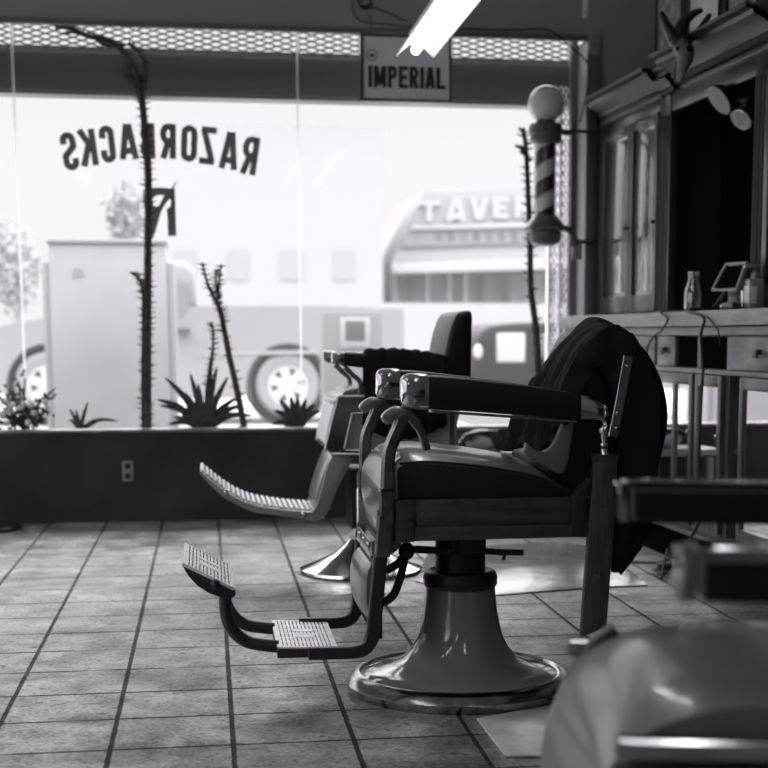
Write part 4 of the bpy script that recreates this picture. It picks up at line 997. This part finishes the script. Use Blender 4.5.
for dy in (0, Wc-.02):
    D = Vector((0, dy-.004, 0)); ou = [(338, 396), (325, 448), (331, 453.5), (455, 455.5), (455, 396)]; inn = [(352, 413), (344, 448), (346, 450), (449, 451), (449, 413)]
    O = [p+D for p in pp(ou, Y0c)]; I = [p+D for p in pp(inn, Y0c)]
    m = MB(); m.loft([[O[i], O[i]+Vector((0, .028, 0)), I[i]+Vector((0, .028, 0)), I[i]] for i in (0, 1, 2, 3, 4, 0)], cap=False); o = m.build('chrome_surround', 'chrome', c2)
    m = MB(); m.tube(O+[O[0]], .0045, 6); m.tube([p-Vector((0, .001, 0)) for p in I]+[I[0]], .003, 6); m.build('surround_bead', 'plate_metal', o)
m = MB(); m.prism(sm(pp([(343, 394), (350, 389), (380, 386), (440, 388), (456, 392), (456, 398), (343, 398)], Y0c+.03), 3, True), (0, Wc-.06, 0), .02, 3); m.build('seat_cushion', 'seat_leather', c2, angle=60)
# front face bright facing
m = MB(); m.prism(pp([(336.5, 397), (331, 412), (325.5, 436), (325, 444), (329, 444), (334, 420), (340, 397)], Y0c+.02), (0, Wc-.04, 0), .003); m.build('front_panel', 'plate_metal', c2)
m = MB(); m.prism(sm(pp([(331, 458), (349, 455), (352, 460), (340, 485), (324, 518), (306, 519), (313, 513), (318, 500), (324, 478)], Y0c+.05), 3, True), (0, Wc-.1, 0), .008); m.build('leg_panel', 'side_panel', c2)
m = MB(); m.prism(sm(pp([(329, 459), (332, 459), (319, 503), (315, 503), (321, 480)], Y0c+.07), 3, True), (0, Wc-.14, 0), .003); m.build('leg_pad', 'side_panel', c2)
ft = sm(pp([(200, 471), (212, 481), (225, 491), (240, 499.5), (255, 505), (278, 509), (303, 511.5), (316, 512)], Y0c+.06), 4)
fb = sm(pp([(200, 473.5), (209, 484), (222, 496), (238, 505), (254, 512), (278, 515.5), (303, 518.5), (316, 519)], Y0c+.06), 4)
m = MB(); m.prism(ft+fb[::-1], (0, .03, 0), .002); m.build('footrest_side', 'side_panel', c2); m = MB(); m.prism([p+Vector((0, Wc-.15, 0)) for p in ft+fb[::-1]], (0, .03, 0), .002); m.build('footrest_side', 'side_panel', c2)
fr_ = MB(); fr_.loft([[p+Vector((0, dy, -.004)) for p in ft]+[p+Vector((0, dy, -.012)) for p in ft[::-1]] for dy in (.03, Wc-.15)]); o = fr_.build('footrest_tread', 'cast_iron', c2)
m = MB(); L = 0; acc = 0
nxt = .012
for i in range(len(ft)-1):
    seg = ft[i+1]-ft[i]; d = seg.normalized()
    while nxt <= L+seg.length:
        p = ft[i]+d*(nxt-L); m.bar([p+Vector((0, .028, .003)), p+Vector((0, Wc-.148, .003))], .014, .012, side=d); nxt += .0235
    L += seg.length
m.build('tread_ribs', 'white_paint', o)
MB().ball(at(226, 492, Y0c+.055), .012, n=10).build('bolt', 'chrome', c2); MB().ball(at(304, 514, Y0c+.055), .012, n=10).build('bolt', 'chrome', c2)
for dy in (0, Wc-.05):
    D = Vector((0, dy, 0))
    m = MB(); m.prism([p+D for p in sm(pp([(334, 353.5), (350, 353.5), (380, 356), (440, 361), (440, 371), (380, 369), (345, 366), (334, 363)], Y0c), 2, True)], (0, .055, 0), .008); m.build('arm_pad', 'black_leather', c2)
    m = MB(); m.prism([p+D-Vector((0, .003, 0)) for p in pp([(332, 352), (345, 352.5), (345, 367), (332, 362)], Y0c)], (0, .061, 0), .008); m.prism([p+D-Vector((0, .002, 0)) for p in pp([(345, 351.8), (382, 354.4), (382, 356.2), (345, 354)], Y0c)], (0, .058, 0), .002); m.build('arm_cap', 'chrome', c2)
    m = MB(); m.bar([p+D+Vector((0, .03, 0)) for p in pp([(345, 367), (353, 375), (360, 381), (361.5, 388), (361.5, 398)], Y0c)], .03, .022); m.build('arm_strut', 'worn_chrome', c2)
m = MB(); m.prism(sm(pp([(440, 392), (444, 362), (449, 335), (455, 318), (461, 312), (472, 312), (472.5, 330), (472, 360), (470, 397), (455, 402)], Y0c+.02), 3, True), (0, Wc-.04, 0), .02, 3); m.build('backrest', 'black_leather', c2, angle=60)
m = MB(); m.prism(sm(pp([(443.5, 358), (448, 337), (453.5, 320), (457, 316), (455, 324), (449, 345), (446, 358)], Y0c+.05), 2, True), (0, Wc-.10, 0), .004); m.build('back_sheen', 'side_panel', c2, angle=60)  # paler panel paints the glossy reflection on the backrest front
# dark towel over its near arm
tp = [(372, 372), (371, 356), (382, 352.5), (400, 352), (420, 353.5), (436, 357), (448, 366), (447, 384)]
T = sm([at(x, y, Y0c-.02) for x, y in tp], 4); 
m = MB(); rows = []
xs = [i/26 for i in range(27)]
ring = [(-.012, -.36), (-.020, -.25), (-.018, -.12), (-.014, -.03), (-.002, .006), (.03, .016), (.06, .006), (.072, -.03), (.076, -.12), (.078, -.2)]
xl, xr = at(366, 360, Y0c).x, at(446, 360, Y0c).x
for i, u in enumerate(xs):
    x = xl+(xr-xl)*u; zt_ = at(366+80*u, 354+6*u-3*math.sin(u*PI), Y0c).z; row = []
    for k, (dy, dz) in enumerate(ring):
        f = .006*math.sin(i*1.1+k*.6)+.004*math.sin(i*2.3)
        sway = -.02*(dz/-.36) if k < 4 and u < .3 else 0
        drop = dz*(.72+.28*math.sin(u*2.6+.4)) if k < 4 else dz
        row.append(m.bm.verts.new((x+sway+f, Y0c+dy+f*.8, zt_+drop+.004*math.sin(i*1.7+k))))
    rows.append(row)
for i in range(26):
    for k in range(len(ring)-1): m.bm.faces.new((rows[i][k], rows[i+1][k], rows[i+1][k+1], rows[i][k+1]))
tag(m.build('black_towel', 'towel', angle=80, solid=.012), 'black towel hung over the near arm of the squared chrome chair behind', 'towel')

# ================================================================== close chair at the lower right (out of focus)
yaw = math.radians(8)
fwd = Vector((-math.cos(yaw), math.sin(yaw)*-1*-1, 0)); fwd = Vector((-math.cos(yaw), math.sin(yaw), 0)); sid = Vector((math.sin(yaw), math.cos(yaw), 0))  # sid points away from the camera
O3 = Vector((.548, 2.03, 0))     # front edge centre of the seat
def c3p(f_, s_, z): return O3+fwd*f_+sid*s_+Vector((0, 0, z))
c3 = thing('barber_chair', c3p(-.3, 0, 0), 'blurred barber chair close at the lower right corner, glossy leather seat', 'barber chair', 'barber chairs')
hw = .27
rings = []
for k in range(17):
    t_ = k/16; s_ = -hw+2*hw*t_; bul = 1-abs(2*t_-1)**4
    pr = [(-.50, .50), (-.50, .595), (-.40, .612), (-.25, .612), (-.12, .606), (-.04, .585), (.015, .545), (.045, .49), (.062, .43), (.070, .36), (.066, .30), (.045, .28), (.02, .29), (-.05, .46)]
    rings.append([c3p(p.x*(.97+.03*bul), s_, p.y-.02+.014*bul*(1 if p.y > .5 else 0)) for p in sm([(a, b, 0) for a, b in pr], 3, True)])
MB().loft(rings).build('seat_cushion', 'seat_leather', c3, angle=60)
for sg in (-1, 1):
    so = sg*(hw+.03)
    m = MB(); m.bar(sm([c3p(.02, so, .548), c3p(-.05, so, .545), c3p(-.3, so, .54), c3p(-.55, so, .54)], 3), .030, .026, side=sid); m.build('side_rail', 'chrome', c3)
    m = MB(); m.bar([c3p(-.54, so, .475), c3p(.0, so, .475)], .03, .09, side=sid); m.build('rail_panel', 'black_plastic', c3)
    sa = sg*(hw+.02)
    zt = .815
    if sg < 0: zt = .792
    m = MB(); m.bar(sm([c3p(-.082, sa, zt-.032), c3p(-.2, sa, zt-.034), c3p(-.42, sa, zt-.038), c3p(-.56, sa, zt-.04)], 3), .075, .056, side=sid, ch=.25); m.build('arm_pad', 'black_leather', c3)
    m = MB(); m.bar(sm([c3p(-.059, sa, zt-.016), c3p(-.067, sa, zt), c3p(-.2, sa, zt-.002), c3p(-.56, sa, zt-.008)], 3), .062, .010, side=sid); m.bar([c3p(-.061, sa, zt+.002), c3p(-.061, sa, zt-.058)], .08, .016, side=sid, ch=.4); m.build('arm_trim', 'chrome', c3)
    m = MB(); m.bar(sm([c3p(-.47, sa, zt-.05), c3p(-.48, sa, zt-.12), c3p(-.47, sa, .60)], 4), .03, .03, side=sid); m.build('arm_post', 'dark_steel', c3)
m = MB(); m.bar([c3p(-.055, hw+.01, .578), c3p(-.02, hw+.01, .55), c3p(.005, hw+.01, .51), c3p(.01, hw+.01, .49)], .03, .028, side=sid); m.build('corner_bracket', 'dark_steel', c3)
m = MB(); m.prism([c3p(a, -hw+.01, b) for a, b in ((-.50, .50), (-.46, .60), (-.54, 1.00), (-.60, 1.04), (-.66, 1.0), (-.60, .50))], sid*(2*hw-.02), .02, 3); m.build('backrest', 'black_leather', c3)
m = MB(); m.lathe([(.001, 0), (.30, 0), (.31, .02), (.29, .045), (.17, .09), (.11, .2), (.09, .40), (.001, .40)], c3p(-.27, 0, 0), 56); m.build('pedestal', 'enamel', c3)
m = MB(); m.lathe([(.001, .39), (.07, .39), (.07, .50), (.001, .50)], c3p(-.27, 0, 0), 32); m.build('pump_column', 'cast_iron', c3)
m = MB(); m.prism([c3p(a, -hw+.01, b) for a, b in ((-.54, .44), (-.05, .44), (-.05, .50), (-.54, .50))], sid*(2*hw-.02), .005); m.build('seat_underframe', 'cast_iron', c3)

# ================================================================== outdoors
GZ = -.05
struct(MB().box((-40, YG+.1, GZ-.3), (60, 12.6, GZ)).build('ground_sidewalk', 'concrete_out', org=(0, 9, 0)))
struct(MB().box((-60, 12.6, GZ-.3), (80, 90, GZ-.02)).build('ground_street', 'asphalt', org=(0, 20, 0)))
struct(MB().box((at(449, 415, 20).x, 17.6, GZ-.03), (at(660, 415, 20).x, 27, GZ-.012)).build('ground_shade_patch', 'road_shade'))  # dark sheet painting the parked car's shade onto the road
# tall utility cabinet
Yu = 11.9
a, b = at(48, 250, Yu), at(166, 250, Yu)
u = thing('utility_cabinet', ((a.x+b.x)/2, Yu+.3, GZ), 'tall pale grey utility cabinet on the sidewalk outside the window', 'utility cabinet')
zt = at(100, 243, Yu).z
MB().box((a.x, Yu, GZ), (b.x, Yu+.6, zt), .01).build('body', 'utility_paint', u)
MB().box((a.x-.01, Yu-.02, zt-.005), (b.x+.01, Yu+.62, zt+.03), .008).build('lid', 'utility_lip', u)
zs = at(100, 262, Yu).z
MB().box((a.x-.055, Yu+.03, GZ), (a.x, Yu+.5, zs), .008).build('side_flange', 'utility_lip', u); MB().box((b.x, Yu+.03, GZ), (b.x+.06, Yu+.5, zs), .008).build('side_flange', 'utility_lip', u)
m = MB(); m.prism(sm(pp([(73, 270), (77, 267), (82, 270), (84, 276), (76, 278), (72, 277)], Yu-.004), 3, True), (0, .006, 0)); m.build('worn_mark', 'utility_lip', u)
# small meter box with dark window
Ym = 14.0; a, b = at(323, 312, Ym), at(382, 312, Ym)
u = thing('meter_box', ((a.x+b.x)/2, Ym+.2, GZ), 'small grey meter box with a square dark window outside, right of the truck wheel', 'meter box')
MB().box((a.x, Ym, GZ), (b.x, Ym+.4, a.z), .008).build('body', 'box_paint', u)
p, q = at(340, 317, Ym), at(370, 348, Ym); MB().box((p.x, Ym-.015, q.z), (q.x, Ym, p.z), .004).build('window_surround', 'utility_paint', u)
p, q = at(345, 321, Ym), at(365, 341, Ym); MB().box((p.x, Ym-.018, q.z), (q.x, Ym-.014, p.z), .001).build('meter_window', 'box_dark', u)
p, q = at(350, 343, Ym), at(367, 346, Ym); MB().box((p.x, Ym-.03, q.z), (q.x, Ym-.014, p.z), .002).build('latch', 'utility_lip', u)
# pickup truck
Yt = 18.9; Tw = 1.85
tr = thing('pickup_truck', (at(168, 400, Yt).x, Yt+Tw/2, GZ), 'pale grey pickup truck parked across the window behind the utility cabinet', 'truck')
def arch(cx, cy, r, x0=None): 
    return [(cx+r*math.cos(a), cy-r*math.sin(a)) for a in [PI*k/14 for k in range(-1, 16)]]
body = [(404, 395), (404, 309)]+[(330, 306), (196, 306)]+[(196, 306), (150, 306), (60, 316), (10, 324), (-35, 334), (-52, 346), (-56, 392)]
low = [(-20, 396), (12, 396)]
wr = 42
wheel1 = [(48+wr*math.cos(a), 385-wr*math.sin(a)) for a in [PI*(1.07)-PI*1.14*k/14 for k in range(15)]]
wheel2 = [(288+wr*math.cos(a), 385-wr*math.sin(a)) for a in [PI*(1.07)-PI*1.14*k/14 for k in range(15)]]
poly = body+[(-56, 396)]+wheel1+[(100, 400), (240, 399)]+wheel2+[(345, 398)]
m = MB(); poly = [p for i, p in enumerate(poly) if i == 0 or (abs(p[0]-poly[i-1][0])+abs(p[1]-poly[i-1][1])) > .5]; m.prism(pp(poly, Yt), (0, Tw, 0)); m.build('body', 'truck_paint', tr)
cabp = [(60, 312), (92, 268), (100, 262), (184, 262), (194, 270), (197, 306)]
m = MB(); m.prism(pp(cabp, Yt+.08), (0, Tw-.16, 0), .05, 3); m.build('cab_roof', 'truck_paint', tr)
m = MB(); m.prism(pp([(78, 306), (100, 270), (130, 270), (130, 306)], Yt+.07), (0, .02, 0)); m.prism(pp([(136, 306), (136, 270), (165, 270), (166, 306)], Yt+.07), (0, .02, 0)); m.prism(pp([(171, 318), (171, 284), (188, 284), (190, 306), (184, 318)], Yt-.004), (0, .02, 0)); m.build('side_window', 'truck_glass', tr)
m = MB(); m.prism(pp([(195, 352), (404, 348), (404, 352), (195, 356)], Yt-.012), (0, .02, 0));  m.build('side_trim', 'utility_lip', tr)
m = MB(); m.box((at(176, 330, Yt).x, Yt-.2, at(176, 332, Yt).z), (at(190, 330, Yt).x, Yt, at(176, 329, Yt).z), .01); m.build('door_handle', 'wheel_well', tr)
for wx in (48, 288):
    c = at(wx, 385, Yt+.02)
    m = MB()
    m.loft([[(c.x+r*math.cos(t_), Yt+.03, c.z+r*math.sin(t_)) for t_ in [PI*k/20-.2 for k in range(25)]] for r in (.46, .54)], closed=False, cap=False); m.build('wheel_arch', 'wheel_well', tr, solid=.04)
    MB().lathe([(.001, .27), (.53, .27), (.53, .30), (.001, .30)], (c.x, Yt+.03, c.z), 30, 'y').build('wheel_well', 'wheel_well', tr)
    w = MB().lathe([(.25, .14), (.25, -.01), (.27, -.02), (.36, -.02), (.40, .02), (.40, .20), (.36, .24), (.25, .24)], (c.x, Yt+.03, c.z), 44, 'y').build('tyre', 'tyre', tr)
    MB().lathe([(.001, .015), (.26, .015), (.265, -.015), (.245, -.02), (.24, .0), (.001, .002)], (c.x, Yt+.04, c.z), 40, 'y').build('wheel_rim', 'rim', w)
    sp = MB()
    for k in range(6):
        a = 2*PI*k/6+.2; d = Vector((math.cos(a), 0, math.sin(a))); s2 = Vector((-math.sin(a), 0, math.cos(a)))
        cc = Vector((c.x, Yt+.035, c.z)); sp.prism([cc+d*.10, cc+d*.205+s2*.05, cc+d*.205-s2*.05], (0, .006, 0))
    sp.build('wheel_opening', 'wheel_well', w)
# dark car end-on
Yd = 22.; a, b = at(472, 380, Yd), at(602, 380, Yd)
dc = thing('dark_car', ((a.x+b.x)/2, Yd+2, GZ), 'dark parked car seen end-on outside, right of the chair backs', 'car')
m = MB(); m.prism(sm(pp([(473, 405), (472, 370), (475, 345), (483, 330), (500, 324), (537, 322), (575, 324), (591, 332), (599, 350), (601, 375), (600, 405)], Yd), 2, True), (0, 4.2, 0), .08, 3); m.build('body', 'dark_car', dc)
m = MB(); m.prism(pp(rect(497, 333, 525, 362), Yd-.01), (0, .02, 0), .004); m.build('rear_window', 'rim', dc)  # pale fill paints the sky reflected in the window
m = MB(); m.prism(pp(rect(536, 333, 585, 358), Yd-.01), (0, .02, 0), .004); m.build('far_window', 'truck_glass', dc)
m = MB(); m.ball(at(478, 352, Yd-.02), .07, (1, .5, 1.6), 14); m.build('tail_lamp', 'rim', dc)
for x in (484, 590):
    c = at(x, 402, Yd+.4); MB().lathe([(.001, -.1), (.28, -.1), (.3, -.06), (.3, .06), (.28, .1), (.001, .1)], (c.x, c.y, .26), 28, 'x').build('tyre', 'tyre', dc)
# white low wall, buildings
struct(MB().box((at(385, 340, 30).x, 30, GZ-.02), (at(700, 340, 30).x, 30.3, at(450, 303, 30).z)).build('wall_street_low', 'facade_white'))
tv = thing('tavern_building', (at(480, 300, 42).x, 45, GZ), 'single storey tavern across the street with a slanted pale sign board', 'building')
Yv = 42.
m = MB(); m.prism(pp([(392, 335), (392, 262), (425, 190), (590, 180), (640, 182), (640, 335)], Yv), (0, 7, 0)); m.build('wall', 'tavern_white', tv)
m = MB(); m.prism([p-Vector((0, .15, 0)) for p in pp([(424, 193), (560, 184), (640, 184), (640, 240), (400, 247)], Yv)], (0, .15, 0), .02); sgn = m.build('sign_board', 'tavern_sign', tv)
for chh, x0, x1, y0, y1 in (('T', 418, 440, 200, 222), ('A', 446, 466, 198, 222), ('V', 470, 488, 198, 220), ('E', 493, 508, 197, 218), ('R', 515, 532, 196, 218), ('N', 538, 556, 195, 217)):
    a, b = at(x0, y0, Yv-.2), at(x1, y1, Yv-.2)
    glyph(chh, b.x-a.x, a.z-b.z, .16, .08).xf(Matrix.Translation(((a.x+b.x)/2, Yv-.2, (a.z+b.z)/2))).build('sign_letter', 'tavern_white', sgn)
m = MB(); m.prism([p-Vector((0, .3, 0)) for p in pp([(410, 226), (640, 220), (640, 225), (410, 230)], Yv)], (0, .3, 0)); m.build('sign_ledge', 'tavern_white', tv)
for k in range(8):
    m = MB(); x = 435+k*12.5; m.prism([p-Vector((0, .18, 0)) for p in pp(rect(x, 233, x+6, 241), Yv)], (0, .1, 0)); m.build('clerestory_window', 'tavern_dark', tv)
m = MB(); m.prism([p-Vector((0, 1.2, 0)) for p in pp([(386, 266), (640, 258), (640, 268), (388, 275)], Yv)], (0, 1.4, 0), .02); m.build('awning', 'tavern_white', tv)
m = MB(); m.prism([p-Vector((0, .1, 0)) for p in pp([(398, 276), (640, 270), (640, 303), (402, 303)], Yv)], (0, .12, 0)); m.build('shop_front', 'tavern_dark', tv)
for x in (425, 447, 463, 552, 575): 
    m = MB(); m.prism([p-Vector((0, .2, 0)) for p in pp(rect(x, 270, x+3, 302), Yv)], (0, .12, 0)); m.build('post', 'tavern_white', tv)
wb = thing('white_building', (at(240, 300, 40).x, 43, GZ), 'pale white building across the street with faint windows above the truck', 'building')
m = MB(); m.prism(pp([(120, 340), (120, 120), (383, 128), (383, 340)], 40.), (0, 6, 0)); m.build('wall', 'facade_white', wb)
for r_x in ((281, 302), (334, 354), (175, 195), (228, 248)):
    m = MB(); m.prism([p-Vector((0, .03, 0)) for p in pp(rect(r_x[0], 250, r_x[1], 280), 40.)], (0, .04, 0)); m.build('window', 'facade_window', wb)
# pale trees
def tree(cx, cy, rx, ry, Y, label, n=420):
    c = at(cx, cy, Y); s_ = Y/1515.; t = thing('street_tree', (c.x, c.y, GZ), label, 'tree')
    m = MB(); m.tube([(c.x, c.y, GZ), (c.x+.05, c.y, c.z*.5), (c.x, c.y, c.z)], [.12, .09, .05], 8); m.build('trunk', 'tree_trunk', t)
    m = MB()
    for k in range(n):
        a = random.random()*2*PI; b = random.uniform(-1, 1); r = random.random()**.4
        p = c+Vector((rx*s_*r*math.cos(a)*math.sqrt(1-b*b), rx*s_*r*math.sin(a)*math.sqrt(1-b*b), ry*s_*r*b)); d = Vector((random.gauss(0, 1), random.gauss(0, 1), random.gauss(0, 1))).normalized(); e_ = d.orthogonal().normalized(); q = .11
        m.loft([[p, p+e_*.005, p+d*.005], [p+d*q+e_*q*.5, p+d*q+e_.cross(d)*.02, p+d*q-e_*q*.5], [p+d*q*2, p+d*q*2+e_*.005, p+d*q*1.99]])
    m.build('foliage', 'tree_leaf', t)
tree(125, 215, 20, 30, 34., 'pale round tree across the street right of the painted letter C')
tree(14, 270, 24, 45, 33., 'pale tree across the street at the left edge of the window')

# ------------------------------------------------------------------ light
w = bpy.data.worlds.new('sky'); bpy.context.scene.world = w; w.use_nodes = True; nt = w.node_tree; bg_ = nt.nodes['Background']
tc = nt.nodes.new('ShaderNodeTexCoord'); sp = nt.nodes.new('ShaderNodeSeparateXYZ'); nt.links.new(tc.outputs['Generated'], sp.inputs[0])
rp = nt.nodes.new('ShaderNodeValToRGB'); nt.links.new(sp.outputs[2], rp.inputs[0]); rp.color_ramp.interpolation = 'EASE'
E = rp.color_ramp.elements; E[0].position = 0; E[0].color = (0.1082, 0.1066, 0.1093, 1); E[1].position = .6; E[1].color = (1, .985, 1.01, 1)
q = E.new(.19); q.color = (0.1201, 0.1185, 0.1212, 1)
nt.links.new(rp.outputs[0], bg_.inputs[0]); bg_.inputs[1].default_value = 8.5

# ------------------------------------------------------------------ camera
cam = bpy.data.cameras.new('camera'); co = bpy.data.objects.new('camera', cam); C.objects.link(co)
co.location = (0, 0, H); co.rotation_euler = (PI/2-TH, 0, -PS)
cam.sensor_width = 36; cam.lens = F*36/768; cam.shift_x = (384-CX)/768; cam.shift_y = (CY-384)/768
cam.dof.use_dof = True; cam.dof.focus_distance = 4.5; cam.dof.aperture_fstop = 3.4; cam.clip_end = 300
sc = bpy.context.scene; sc.camera = co
sc.view_settings.view_transform = 'Standard'; sc.view_settings.look = 'None'; sc.view_settings.gamma = 1; sc.view_settings.use_curve_mapping = False
sc.view_settings.exposure = 0.
try:
    sc.cycles.use_denoising = True; sc.cycles.max_bounces = 10; sc.cycles.transparent_max_bounces = 16; sc.cycles.sample_clamp_indirect = 6
except Exception: pass
